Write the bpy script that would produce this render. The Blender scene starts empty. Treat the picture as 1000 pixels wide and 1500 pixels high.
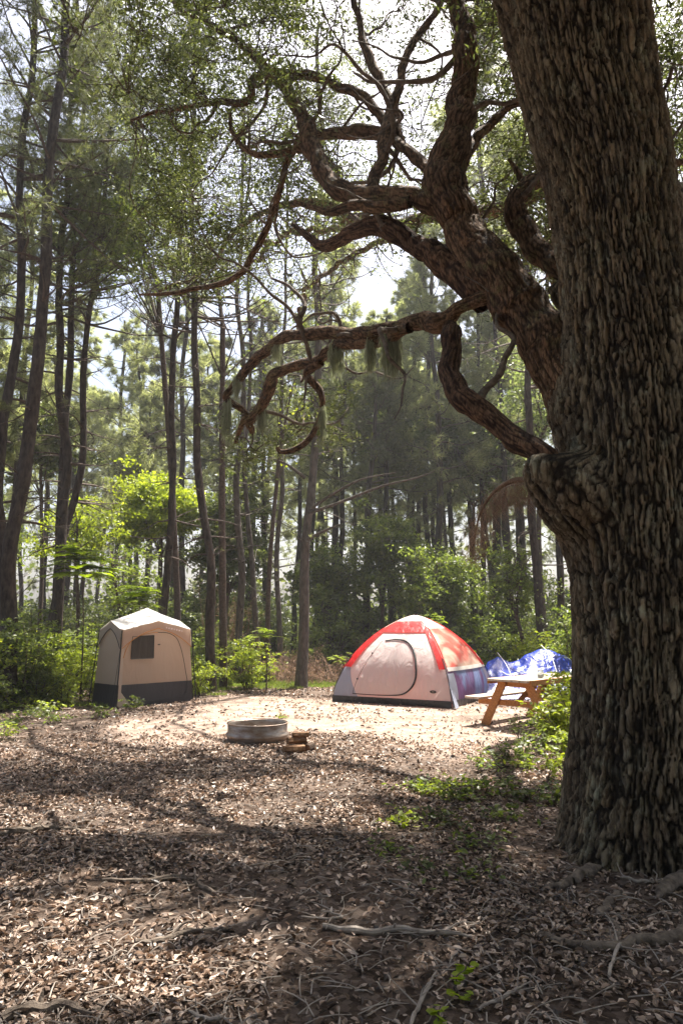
import bpy, math, random
import numpy as np
from mathutils import Vector
R = math.radians
scene = bpy.context.scene
C = scene.collection
rng = np.random.default_rng(7)
random.seed(7)

# ---------------------------------------------------------------- camera geometry
CAMZ = 1.65; PITCH = math.atan(162/1083.0); FPX = 1083.0
CAM = np.array([0, 0, CAMZ])
Fv = np.array([0, math.cos(PITCH), math.sin(PITCH)])
Uv = np.array([0, -math.sin(PITCH), math.cos(PITCH)])
Rv = np.array([1.0, 0, 0])
def ray(px, py):
    return Rv*((px-500)/FPX) + Uv*((750-py)/FPX) + Fv
def at(px, py, Y):
    d = ray(px, py); return CAM + d*(Y/d[1])
def ground(px, py):
    d = ray(px, py); return CAM + d*(-CAMZ/d[2])
def project(P):
    r = P-CAM; dep = r@Fv; dd = np.where(np.abs(dep) < 1e-3, 1e-3, dep)
    return 500+FPX*(r@Rv)/dd, 750-FPX*(r@Uv)/dd, dep
SUN = np.array([0.195, 0.335, 0.922]); SUN = SUN/np.linalg.norm(SUN)

# where the clearing is open to the sun (ground positions, given as spots of the ground)
LIT = [(150,1190,280,42),(300,1262,80,15),(310,1302,230,34),(150,1392,265,74),(420,1195,150,20),(560,1160,200,15),(40,1300,60,14),(480,1150,130,14),
       (690,1135,90,14),(740,1215,55,9),(560,1215,60,8),(300,1160,120,16),(430,1245,50,9),(560,1118,220,20),(260,1430,90,22),(40,1465,60,18)]
DARK = [(210,1112,60,13),(330,1128,70,8),(130,1160,120,7),(20,1108,50,9)]
STREAKS = [[(760,1165),(640,1150),(560,1135),(450,1122),(330,1120),(230,1128),(150,1122),(95,1108),(50,1085),(25,1062),(-30,1050)],
           [(330,1120),(265,1102),(200,1098),(150,1090),(125,1072),(95,1062)],
           [(450,1122),(400,1098),(330,1088),(285,1070),(262,1052),(275,1036),(320,1030)],
           [(230,1128),(205,1142),(110,1160),(-40,1150)]]
def streak_dist(px, py):
    d = np.full(len(px), 1e9)
    for S_ in STREAKS:
        for (x0, y0), (x1, y1) in zip(S_[:-1], S_[1:]):
            y0s, y1s = y0*3.2, y1*3.2; dx, dy = x1-x0, y1s-y0s
            t = np.clip(((px-x0)*dx+(py*3.2-y0s)*dy)/(dx*dx+dy*dy), 0, 1); d = np.minimum(d, np.hypot(px-x0-t*dx, py*3.2-y0s-t*dy))
    return d
def shade_keep(P, strong=1.0):
    """probability that foliage at P exists: the clearing below is open to the sun"""
    G = P - SUN[None, :]*(P[:, 2:3]/SUN[2])
    px, py, dep = project(G)
    px = px+rng.normal(size=len(px))*45*(py < 1125)+(vnoise(P*1.1, 61)-.5)*160*(py < 1125); py = py+rng.normal(size=len(px))*5*(py < 1125)
    ok = (G[:, 1] > 1.5)
    clr = ok & (py > 1003) & (py < 1112) & (px > -120) & (px < 860); lit = clr.copy()
    for cx, cy, rx, ry in LIT:
        lit |= ok & (((px-cx)/rx)**2+((py-cy)/ry)**2 < 1)
    for cx, cy, rx, ry in DARK:
        lit &= ~(((px-cx)/rx)**2+((py-cy)/ry)**2 < 1)
    lit &= ~(ok & (streak_dist(px, py) < 24))
    edge = ok & (py > 968) & (py <= 1003)
    p = np.ones(len(P)); p[ok & (py > 945) & (py <= 968)] = .6; p[edge] = 0.14; p[lit] = np.where(clr[lit], 1-.985*strong, 1-.96*strong)
    return p
def sift(P, strong=1.0, soft=0.0):
    if len(P) == 0: return P
    k = shade_keep(P, strong); k = np.where(k > .12, np.maximum(k, soft), k); return P[rng.random(len(P)) < k]

# ---------------------------------------------------------------- numpy noise
def _h(ix, iy, iz, s=0):
    n = (ix*374761393 + iy*668265263 + iz*2147483647 + s*974711) & 0xffffffff
    n = ((n ^ (n >> 13))*1274126177) & 0xffffffff
    n = ((n ^ (n >> 16))*2246822519) & 0xffffffff
    return ((n ^ (n >> 15)) & 0xffffff)/float(0xffffff)
def vnoise(P, s=0):
    I = np.floor(P).astype(np.int64); f = P-I; f = f*f*(3-2*f); r = 0
    for dx in (0, 1):
        for dy in (0, 1):
            for dz in (0, 1):
                w = (f[:, 0] if dx else 1-f[:, 0])*(f[:, 1] if dy else 1-f[:, 1])*(f[:, 2] if dz else 1-f[:, 2])
                r = r + w*_h(I[:, 0]+dx, I[:, 1]+dy, I[:, 2]+dz, s)
    return r
def fbm(P, o=3, s=0):
    a = 0; w = .5
    for k in range(o): a = a+w*vnoise(P*2**k, s+k); w *= .5
    return a/(1-.5**o)
def worley(P, s=0):
    I = np.floor(P).astype(np.int64); f1 = np.full(len(P), 9.); f2 = np.full(len(P), 9.); idd = np.zeros(len(P))
    for dx in (-1, 0, 1):
        for dy in (-1, 0, 1):
            for dz in (-1, 0, 1):
                a, b, c = I[:, 0]+dx, I[:, 1]+dy, I[:, 2]+dz
                q = np.stack([a+_h(a, b, c, s+1), b+_h(a, b, c, s+2), c+_h(a, b, c, s+3)], 1)
                d = np.linalg.norm(P-q, axis=1)
                m = d < f1
                f2 = np.where(m, f1, np.minimum(f2, d)); idd = np.where(m, _h(a, b, c, s+5), idd); f1 = np.where(m, d, f1)
    return f1, f2, idd

# ---------------------------------------------------------------- mesh building
def props(o, label=None, cat=None, group=None, kind=None):
    if label: o['label'] = label
    if cat: o['category'] = cat
    if group: o['group'] = group
    if kind: o['kind'] = kind
    return o
def build(name, parts, mats, parent=None, smooth=False, attr=None, origin=None):
    """parts: list of (V,F[,material index]) -> ONE mesh object"""
    if not isinstance(mats, (list, tuple)): mats = [mats]
    vs = []; li = []; ls = []; mi = []; off = 0; lo = 0
    for p in parts:
        V = np.asarray(p[0], float); F = np.asarray(p[1], np.int64); m = p[2] if len(p) > 2 else 0
        if len(V) == 0 or len(F) == 0: continue
        vs.append(V); li.append((F+off).ravel()); n, k = F.shape
        ls.append(lo+np.arange(n)*k); mi.append(np.full(n, m)); off += len(V); lo += n*k
    V = np.concatenate(vs); li = np.concatenate(li); ls = np.concatenate(ls); mi = np.concatenate(mi)
    if origin is None:
        origin = np.array(parent.location) if parent is not None else np.zeros(3)
        if parent is not None and parent.parent is not None: origin = origin+np.array(parent.parent.location)
    loc = np.zeros(3)
    if parent is None and origin is not None: loc = origin
    V = V-origin
    me = bpy.data.meshes.new(name)
    me.vertices.add(len(V)); me.vertices.foreach_set('co', V.astype(np.float32).ravel())
    me.loops.add(len(li)); me.loops.foreach_set('vertex_index', li.astype(np.int32))
    me.polygons.add(len(ls)); me.polygons.foreach_set('loop_start', ls.astype(np.int32))
    me.polygons.foreach_set('material_index', mi.astype(np.int32))
    me.update(calc_edges=True)
    me.polygons.foreach_set('use_smooth', np.full(len(ls), bool(smooth)))
    for m in mats: me.materials.append(m)
    if attr is not None:
        for k, a in attr.items():
            at_ = me.attributes.new(k, 'FLOAT', 'POINT'); at_.data.foreach_set('value', np.asarray(a, np.float32))
    o = bpy.data.objects.new(name, me); C.objects.link(o); o.location = loc
    if parent is not None: o.parent = parent
    return o
def empty(name, loc, label, cat, group=None):
    o = bpy.data.objects.new(name, None); C.objects.link(o); o.location = loc; o.empty_display_size = .2
    return props(o, label, cat, group)
def copy_tree(o, parent=None):
    c = o.copy(); C.objects.link(c)
    if parent is not None: c.parent = parent
    for ch in list(o.children): copy_tree(ch, c)
    return c
def box(c, s, ax=None, bev=0.0):
    """box centre c, size s, axes rows ax, chamfered corners along length"""
    ax = np.eye(3) if ax is None else np.asarray(ax, float)
    h = np.asarray(s)/2.0
    b = min(bev, h.min()*.9)
    if b <= 0:
        u = np.array([[x, y, z] for z in (-1, 1) for y in (-1, 1) for x in (-1, 1)])*h
        F = [[0,2,3,1],[4,5,7,6],[0,1,5,4],[2,6,7,3],[0,4,6,2],[1,3,7,5]]
        return np.asarray(c)+u@ax, np.array(F)
    # octagonal section prism along x
    sec = [(-h[1]+b,-h[2]),(h[1]-b,-h[2]),(h[1],-h[2]+b),(h[1],h[2]-b),(h[1]-b,h[2]),(-h[1]+b,h[2]),(-h[1],h[2]-b),(-h[1],-h[2]+b)]
    rings = []
    for x, k in ((-h[0], b), (-h[0]+b, 0), (h[0]-b, 0), (h[0], b)):
        for (y, z) in sec: rings.append((x, y-np.sign(y)*k*.6, z-np.sign(z)*k*.6))
    V = np.array(rings); F = []
    for i in range(3):
        for j in range(8):
            F.append([i*8+j, (i+1)*8+j, (i+1)*8+(j+1) % 8, i*8+(j+1) % 8])
    for (a, q) in ((0, 1), (24, -1)):
        for (i, j, k, l) in ((0,1,2,3),(0,3,4,7),(4,5,6,7)):
            f = [a+i, a+j, a+k, a+l]; F.append(f if q > 0 else f[::-1])
    return np.asarray(c)+V@ax, np.array(F)
def catmull(pts, rad, n):
    P = np.asarray(pts, float); r = np.asarray(rad, float)
    if len(P) == 2:
        t = np.linspace(0, 1, n)[:, None]; return P[0]*(1-t)+P[1]*t, r[0]*(1-t[:, 0])+r[1]*t[:, 0]
    Q = np.vstack([2*P[0]-P[1], P, 2*P[-1]-P[-2]]); q = np.concatenate([[r[0]], r, [r[-1]]])
    L = np.concatenate([[0], np.cumsum(np.linalg.norm(np.diff(P, axis=0), axis=1))])
    s = np.linspace(0, L[-1], n); i = np.clip(np.searchsorted(L, s, side='right')-1, 0, len(P)-2)
    t = ((s-L[i])/np.maximum(L[i+1]-L[i], 1e-9))[:, None]
    a, b, c, d = Q[i], Q[i+1], Q[i+2], Q[i+3]
    X = .5*((2*b)+(c-a)*t+(2*a-5*b+4*c-d)*t**2+(3*b-a-3*c+d)*t**3)
    rr = q[i+1]*(1-t[:, 0])+q[i+2]*t[:, 0]
    return X, rr
def frames(X):
    T = np.gradient(X, axis=0); T /= np.linalg.norm(T, axis=1, keepdims=True)+1e-12
    N = np.zeros_like(X)
    a = np.array([1, 0, 0.]) if abs(T[0, 0]) < .8 else np.array([0, 1., 0])
    n = a-T[0]*(a@T[0]); N[0] = n/np.linalg.norm(n)
    for k in range(1, len(X)):
        n = N[k-1]-T[k]*(N[k-1]@T[k]); N[k] = n/(np.linalg.norm(n)+1e-12)
    return T, N, np.cross(T, N)
def ringfaces(n, s, close=True):
    i = np.arange(n-1)[:, None]; j = np.arange(s)[None, :]; j2 = (j+1) % s
    return np.stack([i*s+j+0*i, i*s+j2, (i+1)*s+j2, (i+1)*s+j], -1).reshape(-1, 4)
def tube(pts, rad, sides=6, n=None, straight=False):
    if straight: X = np.asarray(pts, float); r = np.asarray(rad, float)*np.ones(len(X))
    else:
        r0 = np.asarray(rad, float)*np.ones(len(pts)); X, r = catmull(pts, r0, n or max(3, len(pts)*3))
    T, N, B = frames(X)
    th = np.arange(sides)*2*np.pi/sides
    V = X[:, None, :]+r[:, None, None]*(np.cos(th)[None, :, None]*N[:, None, :]+np.sin(th)[None, :, None]*B[:, None, :])
    V = V.reshape(-1, 3); F = ringfaces(len(X), sides)
    return V, F
def capped(pts, rad, sides=8, n=None):
    V, F = tube(pts, rad, sides, n, straight=(n is None))
    k = len(V)//sides
    V = np.vstack([V, V[:sides].mean(0), V[-sides:].mean(0)])
    a = len(V)-2; tri = []
    for j in range(sides):
        tri.append([a, (j+1) % sides, j, j]); tri.append([a+1, (k-1)*sides+j, (k-1)*sides+(j+1) % sides, (k-1)*sides+(j+1) % sides])
    T3 = np.array([[t[0], t[1], t[2]] for t in tri])
    return [(V, F), (V.copy(), T3)]
def unit(n):
    v = rng.normal(size=(n, 3)); return v/np.linalg.norm(v, axis=1, keepdims=True)
def leaves(P, size, aspect=.45, fold=.15, flat=0.0, var=.35, six=False):
    """folded leaf blades at points P"""
    n = len(P)
    if n == 0: return np.zeros((0, 3)), np.zeros((0, 4), int)
    a = unit(n); a[:, 2] *= (1-flat); a /= np.linalg.norm(a, axis=1, keepdims=True)
    nn = unit(n); nn[:, 2] = nn[:, 2]*(1-flat)+flat*2.0
    b = np.cross(nn, a); b /= np.linalg.norm(b, axis=1, keepdims=True)+1e-9
    c = np.cross(a, b)
    s = size*(1+var*(rng.random((n, 1))*2-1)); w = s*aspect*(.8+.4*rng.random((n, 1)))
    if six:
        cv = fold*s*(rng.random((n, 1))*2-.4)
        v0 = P-a*s*.5; v3 = P+a*s*.5+c*cv*.4
        r1 = P-a*s*.18+b*w*.5+c*cv; r2 = P+a*s*.2+b*w*.42+c*cv*1.2
        l1 = P-a*s*.18-b*w*.5+c*cv; l2 = P+a*s*.2-b*w*.42+c*cv*1.2
        V = np.stack([v0, r1, r2, v3, l2, l1], 1).reshape(-1, 3); k = np.arange(n)[:, None]*6
        return V, np.concatenate([k+np.array([[0, 1, 2, 3]]), k+np.array([[0, 3, 4, 5]])])
    v0 = P-a*s*.5; v2 = P+a*s*.5; cv = fold*s
    v1 = P+b*w*.5+c*cv-a*s*.05; v3 = P-b*w*.5+c*cv-a*s*.05
    V = np.stack([v0, v1, v2, v3], 1).reshape(-1, 3); k = np.arange(n)[:, None]*4
    return V, k+np.array([[0, 1, 2, 3]])
def needles(P, D, per, length, width, spread=.8):
    n = len(P)
    if n == 0: return np.zeros((0, 3)), np.zeros((0, 3), int)
    P = np.repeat(P, per, 0); D = np.repeat(D, per, 0)
    d = D+unit(len(P))*spread; d /= np.linalg.norm(d, axis=1, keepdims=True)
    b = np.cross(d, unit(len(P))); b /= np.linalg.norm(b, axis=1, keepdims=True)+1e-9
    L = length*(.7+.5*rng.random((len(P), 1)))
    V = np.stack([P+b*width*.5, P-b*width*.5, P+d*L+np.array([0, 0, -.12])*L], 1).reshape(-1, 3)
    return V, np.arange(len(V)).reshape(-1, 3)

# ---------------------------------------------------------------- materials
def mat(name):
    m = bpy.data.materials.new(name); m.use_nodes = True; nt = m.node_tree; nt.nodes.clear()
    return m, nt, nt.nodes.new
def lnk(nt, a, b): nt.links.new(a, b)
def ramp(nt, fac, cols, pos=None):
    r = nt.nodes.new('ShaderNodeValToRGB'); e = r.color_ramp.elements
    pos = pos or [i/(len(cols)-1) for i in range(len(cols))]
    while len(e) < len(cols): e.new(.5)
    for i, c in enumerate(cols): e[i].position = pos[i]; e[i].color = (*c, 1)
    lnk(nt, fac, r.inputs[0]); return r.outputs[0]
def noise(nt, scale, detail=4, vec=None, rough=.55, dist=0):
    n = nt.nodes.new('ShaderNodeTexNoise'); n.inputs['Scale'].default_value = scale; n.inputs['Detail'].default_value = detail
    n.inputs['Roughness'].default_value = rough; n.inputs['Distortion'].default_value = dist
    if vec is not None: lnk(nt, vec, n.inputs['Vector'])
    return n.outputs['Fac']
def objco(nt, scale=(1, 1, 1)):
    t = nt.nodes.new('ShaderNodeTexCoord'); m = nt.nodes.new('ShaderNodeMapping'); m.inputs['Scale'].default_value = scale
    lnk(nt, t.outputs['Object'], m.inputs['Vector']); return m.outputs[0]
def mixc(nt, f, a, b, mode='MIX'):
    m = nt.nodes.new('ShaderNodeMix'); m.data_type = 'RGBA'; m.blend_type = mode
    for v, i in ((f, 0), (a, 6), (b, 7)):
        if isinstance(v, (int, float)): m.inputs[i].default_value = v
        elif isinstance(v, tuple): m.inputs[i].default_value = (*v, 1)
        else: lnk(nt, v, m.inputs[i])
    return m.outputs[2]
def bump(nt, h, s=.3, d=.01):
    b = nt.nodes.new('ShaderNodeBump'); b.inputs['Strength'].default_value = s; b.inputs['Distance'].default_value = d
    lnk(nt, h, b.inputs['Height']); return b.outputs[0]
def principled(nt, col, rough=.7, spec=.4, metal=0, nrm=None, sub=None):
    p = nt.nodes.new('ShaderNodeBsdfPrincipled'); o = nt.nodes.new('ShaderNodeOutputMaterial')
    if isinstance(col, tuple): p.inputs['Base Color'].default_value = (*col, 1)
    else: lnk(nt, col, p.inputs['Base Color'])
    if isinstance(rough, (int, float)): p.inputs['Roughness'].default_value = rough
    else: lnk(nt, rough, p.inputs['Roughness'])
    p.inputs['Specular IOR Level'].default_value = spec; p.inputs['Metallic'].default_value = metal
    if nrm is not None: lnk(nt, nrm, p.inputs['Normal'])
    lnk(nt, p.outputs[0], o.inputs[0]); return p, o
def leafmat(name, cols, trans=.45, rough=.45, spec=.4, tmul=(1.5, 1.7, .7), patch=1.2):
    m, nt, N = mat(name); g = N('ShaderNodeNewGeometry')
    c1 = ramp(nt, g.outputs['Random Per Island'], cols)
    n = noise(nt, patch, 2, objco(nt)); r = N('ShaderNodeMapRange'); r.inputs[1].default_value = .3; r.inputs[2].default_value = .7
    r.inputs[3].default_value = .7; r.inputs[4].default_value = 1.3; lnk(nt, n, r.inputs[0])
    mu = N('ShaderNodeVectorMath'); mu.operation = 'SCALE'; lnk(nt, c1, mu.inputs[0]); lnk(nt, r.outputs[0], mu.inputs['Scale'])
    p, o = principled(nt, mu.outputs[0], rough, spec)
    t = N('ShaderNodeBsdfTranslucent'); m2 = N('ShaderNodeVectorMath'); m2.operation = 'MULTIPLY'; m2.inputs[1].default_value = tmul
    lnk(nt, mu.outputs[0], m2.inputs[0]); lnk(nt, m2.outputs[0], t.inputs['Color'])
    mx = N('ShaderNodeMixShader'); mx.inputs[0].default_value = trans
    lnk(nt, p.outputs[0], mx.inputs[1]); lnk(nt, t.outputs[0], mx.inputs[2]); lnk(nt, mx.outputs[0], o.inputs[0])
    return m
def fabric(name, col, trans=.35, rough=.6, tcol=None, weave=True, col2=None, streak=None, spec=.3):
    m, nt, N = mat(name)
    v = objco(nt)
    base = ramp(nt, noise(nt, 1.4, 3, v), [tuple(c*.86 for c in col), col])
    if col2 is not None:
        s = objco(nt, streak or (6, 6, .8)); base = mixc(nt, ramp(nt, noise(nt, 1.0, 3, s, dist=1.0), [(0, 0, 0), (1, 1, 1)], [.49, .60]), base, col2)
    nb = bump(nt, noise(nt, 2.0, 3, objco(nt, (2.2, 2.2, .7)), .5, 1.6), .5, .05)
    p, o = principled(nt, base, rough, spec, nrm=nb)
    t = N('ShaderNodeBsdfTranslucent')
    if tcol: t.inputs['Color'].default_value = (*tcol, 1)
    else: lnk(nt, base, t.inputs['Color'])
    mx = N('ShaderNodeMixShader'); mx.inputs[0].default_value = trans
    lnk(nt, p.outputs[0], mx.inputs[1]); lnk(nt, t.outputs[0], mx.inputs[2]); lnk(nt, mx.outputs[0], o.inputs[0])
    return m
def plain(name, c1, c2, scale=8, rough=.7, spec=.3, metal=0, b=.3, bd=.01, stretch=(1, 1, 1), rr=None):
    m, nt, N = mat(name); v = objco(nt, stretch)
    n = noise(nt, scale, 5, v, .6)
    col = ramp(nt, n, [c1, c2], [.3, .7])
    principled(nt, col, rough if rr is None else ramp(nt, noise(nt, scale*1.7, 4, v), [(rr[0],)*3, (rr[1],)*3]), spec, metal, bump(nt, n, b, bd))
    return m
def barkmat(name, furrow, ridge, lichen, amt=.35, bscale=60, cells=22):
    m, nt, N = mat(name); a = N('ShaderNodeAttribute'); a.attribute_name = 'ridge'
    v = objco(nt)
    c = ramp(nt, a.outputs['Fac'], [furrow, ridge], [.1, .75])
    t = N('ShaderNodeAttribute'); t.attribute_name = 'plate'
    c = mixc(nt, .45, c, ramp(nt, t.outputs['Fac'], [(.35, .3, .26), (1, 1, 1), (1.0, .79, .63)]), 'MULTIPLY')
    li = ramp(nt, noise(nt, 5.0, 6, v, .7), [(0, 0, 0), (1, 1, 1)], [.52, .66])
    ml = N('ShaderNodeMath'); ml.operation = 'MULTIPLY'; lnk(nt, li, ml.inputs[0]); lnk(nt, a.outputs['Fac'], ml.inputs[1])
    m2 = N('ShaderNodeMath'); m2.operation = 'MULTIPLY'; m2.inputs[1].default_value = amt; lnk(nt, ml.outputs[0], m2.inputs[0])
    c = mixc(nt, m2.outputs[0], c, lichen)
    c = mixc(nt, .7, c, ramp(nt, noise(nt, 1.3, 4, v, .6), [(.55, .5, .48), (1.1, 1.08, 1.0)], [.35, .6]), 'MULTIPLY')
    c = mixc(nt, .6, c, ramp(nt, noise(nt, 34, 5, objco(nt, (1, 1, .3)), .75), [(.3, .3, .3), (1.3, 1.3, 1.3)], [.3, .7]), 'MULTIPLY')
    # fine cracks: stretched cells whose borders are torn by noise
    vv = objco(nt, (1, 1, .24)); nn = N('ShaderNodeTexNoise'); nn.inputs['Scale'].default_value = 9; nn.inputs['Detail'].default_value = 6; nn.inputs['Roughness'].default_value = .7; lnk(nt, vv, nn.inputs['Vector'])
    sc_ = N('ShaderNodeVectorMath'); sc_.operation = 'SCALE'; sc_.inputs['Scale'].default_value = .11; lnk(nt, nn.outputs['Color'], sc_.inputs[0])
    ad = N('ShaderNodeVectorMath'); ad.operation = 'ADD'; lnk(nt, vv, ad.inputs[0]); lnk(nt, sc_.outputs[0], ad.inputs[1])
    vo = N('ShaderNodeTexVoronoi'); vo.feature = 'DISTANCE_TO_EDGE'; vo.inputs['Scale'].default_value = cells; lnk(nt, ad.outputs[0], vo.inputs['Vector'])
    cr = ramp(nt, vo.outputs['Distance'], [(0, 0, 0), (.75, .75, .75), (1, 1, 1)], [0, .12, .3])
    c = mixc(nt, .75, c, ramp(nt, cr, [(.35, .28, .24), (1, 1, 1)], [0, .8]), 'MULTIPLY')
    b1 = bump(nt, cr, .9, .012)
    bb = N('ShaderNodeBump'); bb.inputs['Strength'].default_value = 1; bb.inputs['Distance'].default_value = .02
    lnk(nt, noise(nt, bscale, 6, objco(nt, (1, 1, .3)), .75), bb.inputs['Height']); lnk(nt, b1, bb.inputs['Normal'])
    principled(nt, c, .85, .25, nrm=bb.outputs[0]); return m

M = {}
M['oak'] = barkmat('oak_bark', (.035, .026, .017), (.32, .265, .185), (.40, .42, .32), .9, 60, 20)
M['limb'] = barkmat('limb_bark', (.075, .045, .025), (.30, .19, .115), (.23, .26, .11), .8, 45, 34)
M['dead'] = plain('dead_wood', (.10, .055, .03), (.30, .20, .13), 9, .8, .2, 0, .8, .03, (1, 1, 1))
M['pine'] = plain('pine_bark', (.022, .017, .014), (.085, .066, .053), 14, .9, .15, 0, 1.0, .05, (1, 1, .35))
M['rotwood'] = plain('rotting_wood', (.05, .038, .03), (.2, .16, .125), 18, .9, .2, 0, 1, .02)
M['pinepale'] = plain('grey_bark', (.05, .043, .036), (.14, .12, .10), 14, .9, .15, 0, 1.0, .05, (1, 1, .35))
M['twig'] = plain('twig_bark', (.045, .032, .025), (.12, .09, .07), 20, .85, .2)
M['oakleaf'] = leafmat('oak_leaf', [(.045, .055, .03), (.10, .115, .055), (.17, .185, .095)], .5, .35, .5, (1.5, 1.6, .7))
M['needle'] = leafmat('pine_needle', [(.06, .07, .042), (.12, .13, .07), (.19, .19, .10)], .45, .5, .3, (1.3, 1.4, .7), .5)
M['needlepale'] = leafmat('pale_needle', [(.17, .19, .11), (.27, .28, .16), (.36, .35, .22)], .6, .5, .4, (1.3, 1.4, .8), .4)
M['bright'] = leafmat('bright_leaf', [(.14, .18, .025), (.23, .29, .04), (.34, .38, .07)], .5, .45, .4, (1.5, 1.5, .5), .9)
M['mid'] = leafmat('mid_leaf', [(.07, .095, .03), (.125, .16, .045), (.20, .23, .07)], .5, .4, .45, (1.5, 1.6, .6), .8)
M['deep'] = leafmat('deep_leaf', [(.045, .06, .022), (.085, .105, .038), (.14, .155, .06)], .5, .4, .5, (1.4, 1.5, .6), .8)
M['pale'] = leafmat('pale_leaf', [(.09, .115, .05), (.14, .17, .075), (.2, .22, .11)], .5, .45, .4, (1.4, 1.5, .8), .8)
M['fern'] = leafmat('fern_leaf', [(.19, .26, .02), (.30, .37, .035)], .5, .5, .3, (1.4, 1.5, .4), 2)
M['grassm'] = leafmat('grass_blade', [(.10, .15, .03), (.17, .22, .05), (.26, .27, .10)], .45, .5, .3, (1.3, 1.4, .6), .6)
M['moss'] = leafmat('hanging_moss', [(.22, .23, .16), (.34, .35, .26), (.46, .46, .36)], .4, .8, .1, (1.1, 1.2, .9), 3)
M['brownneedle'] = leafmat('brown_needle', [(.18, .12, .09), (.28, .2, .15), (.36, .28, .22)], .4, .7, .2, (1.2, 1, .8), 3)
M['litter'] = leafmat('dry_leaf', [(.02, .013, .009), (.08, .055, .04), (.21, .145, .105), (.37, .27, .205), (.60, .48, .39)], .12, .45, .5, (1, .8, .6), 1.5)

# ---------------------------------------------------------------- ground
def gz(x, y):
    P = np.stack([np.asarray(x, float)*.55, np.asarray(y, float)*.55, np.zeros_like(np.asarray(x, float))], -1).reshape(-1, 3)
    a = (fbm(P, 3, 11)-.5)*.14
    Q = P*6.0; b = (fbm(Q, 3, 17)-.5)*.035
    X = np.asarray(x, float).ravel(); Y = np.asarray(y, float).ravel()
    flat = 1/(1+np.exp(-(Y-9.0)*2))*1/(1+np.exp((Y-18.5)*1.2))
    return a*(1-.85*flat)+b*(1-.6*flat)
def gz1(x, y): return float(gz(np.array([x]), np.array([y]))[0])
def sandiness(x, y):
    P = np.stack([x*.45, y*.45, x*0], -1)
    n = fbm(P, 4, 31)
    e = 1-((x-.2)/5.2)**2-((y-13.2)/3.9)**2
    e2 = .55-((x-2.0)/3.2)**2-((y-11.8)/2.6)**2
    return np.clip(np.maximum(e, e2)*1.1+(n-.5)*2.6-.05, 0, 1)
def grid(xs, ys):
    X, Y = np.meshgrid(xs, ys); x = X.ravel(); y = Y.ravel()
    return x, y, ringfaces_grid(len(ys), len(xs))
def ringfaces_grid(ny, nx):
    i = np.arange(ny-1)[:, None]; j = np.arange(nx-1)[None, :]
    return np.stack([i*nx+j, i*nx+j+1, (i+1)*nx+j+1, (i+1)*nx+j], -1).reshape(-1, 4)
m, nt, N = mat('forest_floor')
v = objco(nt)
sa = N('ShaderNodeAttribute'); sa.attribute_name = 'sand'
sand = ramp(nt, noise(nt, 3.5, 7, v, .7), [(.15, .105, .08), (.29, .215, .17), (.39, .31, .255)], [.3, .48, .7])
soil = ramp(nt, noise(nt, 26, 6, v, .7), [(.022, .016, .012), (.07, .047, .034), (.13, .095, .07)], [.3, .55, .75])
vo = N('ShaderNodeTexVoronoi'); vo.inputs['Scale'].default_value = 24; vo.inputs['Randomness'].default_value = 1; lnk(nt, v, vo.inputs['Vector'])
leafc = ramp(nt, vo.outputs['Color'], [(.06, .04, .028), (.24, .17, .13), (.42, .33, .27)], [.25, .5, .75])
soil2 = mixc(nt, .28, soil, leafc)
f = ramp(nt, sa.outputs['Fac'], [(0, 0, 0), (1, 1, 1)], [.05, .6])
col = mixc(nt, f, soil2, sand)
hb = noise(nt, 38, 8, v, .75)
principled(nt, col, .9, .15, nrm=bump(nt, hb, 1.0, .03))
M['floor'] = m
def spaced(a, b, d0, d1):
    out = [a]; 
    while out[-1] < b:
        t = (out[-1]-a)/(b-a); out.append(out[-1]+d0+(d1-d0)*t)
    return out
xs = np.array([-160, -110, -70, -45, -30, -22, -16, -13]+list(np.arange(-11, 11.01, .07))+[13, 16, 22, 30, 45, 70, 110, 160])
ys = np.array([-60, -30, -15, -8, -4, -1]+list(np.arange(.5, 7, .045))+list(np.arange(7, 19, .09))+list(np.arange(19, 30, .5))+[32, 36, 42, 50, 65, 90, 140, 220])
gx, gy, gf = grid(xs, ys)
gzv = gz(gx, gy)
o = build('ground', [(np.stack([gx, gy, gzv], 1), gf)], M['floor'], smooth=True, attr={'sand': sandiness(gx, gy)})
props(o, kind='structure')

# leaf litter
def scatter_ground(n, x0, x1, y0, y1):
    x = rng.uniform(x0, x1, n); y = rng.uniform(y0, y1, n)
    k = np.abs(x) < y*.52+1.2
    return x[k], y[k]
parts = []
for (n, y0, y1, s, zz) in ((60000, 1.8, 4.5, .036, .012), (86000, 4.5, 7.5, .038, .012), (84000, 7.5, 11.5, .042, .010), (46000, 11.5, 19.5, .06, .01)):
    x, y = scatter_ground(n, -(y1*.52+1.2), y1*.52+1.2, y0, y1)
    cl = fbm(np.stack([x*.9, y*.9, x*0], 1), 3, 41)
    keep = rng.random(len(x)) < np.clip((1-.72*np.clip(sandiness(x, y)*1.3, 0, 1))*np.clip((cl-.31)*4.0, .2, 1), 0, 1)
    x, y = x[keep], y[keep]
    P = np.stack([x, y, gz(x, y)+zz*(.2+rng.random(len(x)))], 1)
    parts.append(leaves(P, s, .40, .2, .6, .6, six=True))
o = build('leaf_litter', parts, M['litter'], smooth=False); props(o, 'dry brown oak leaves covering the forest floor', 'leaf litter', kind='stuff')
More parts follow.
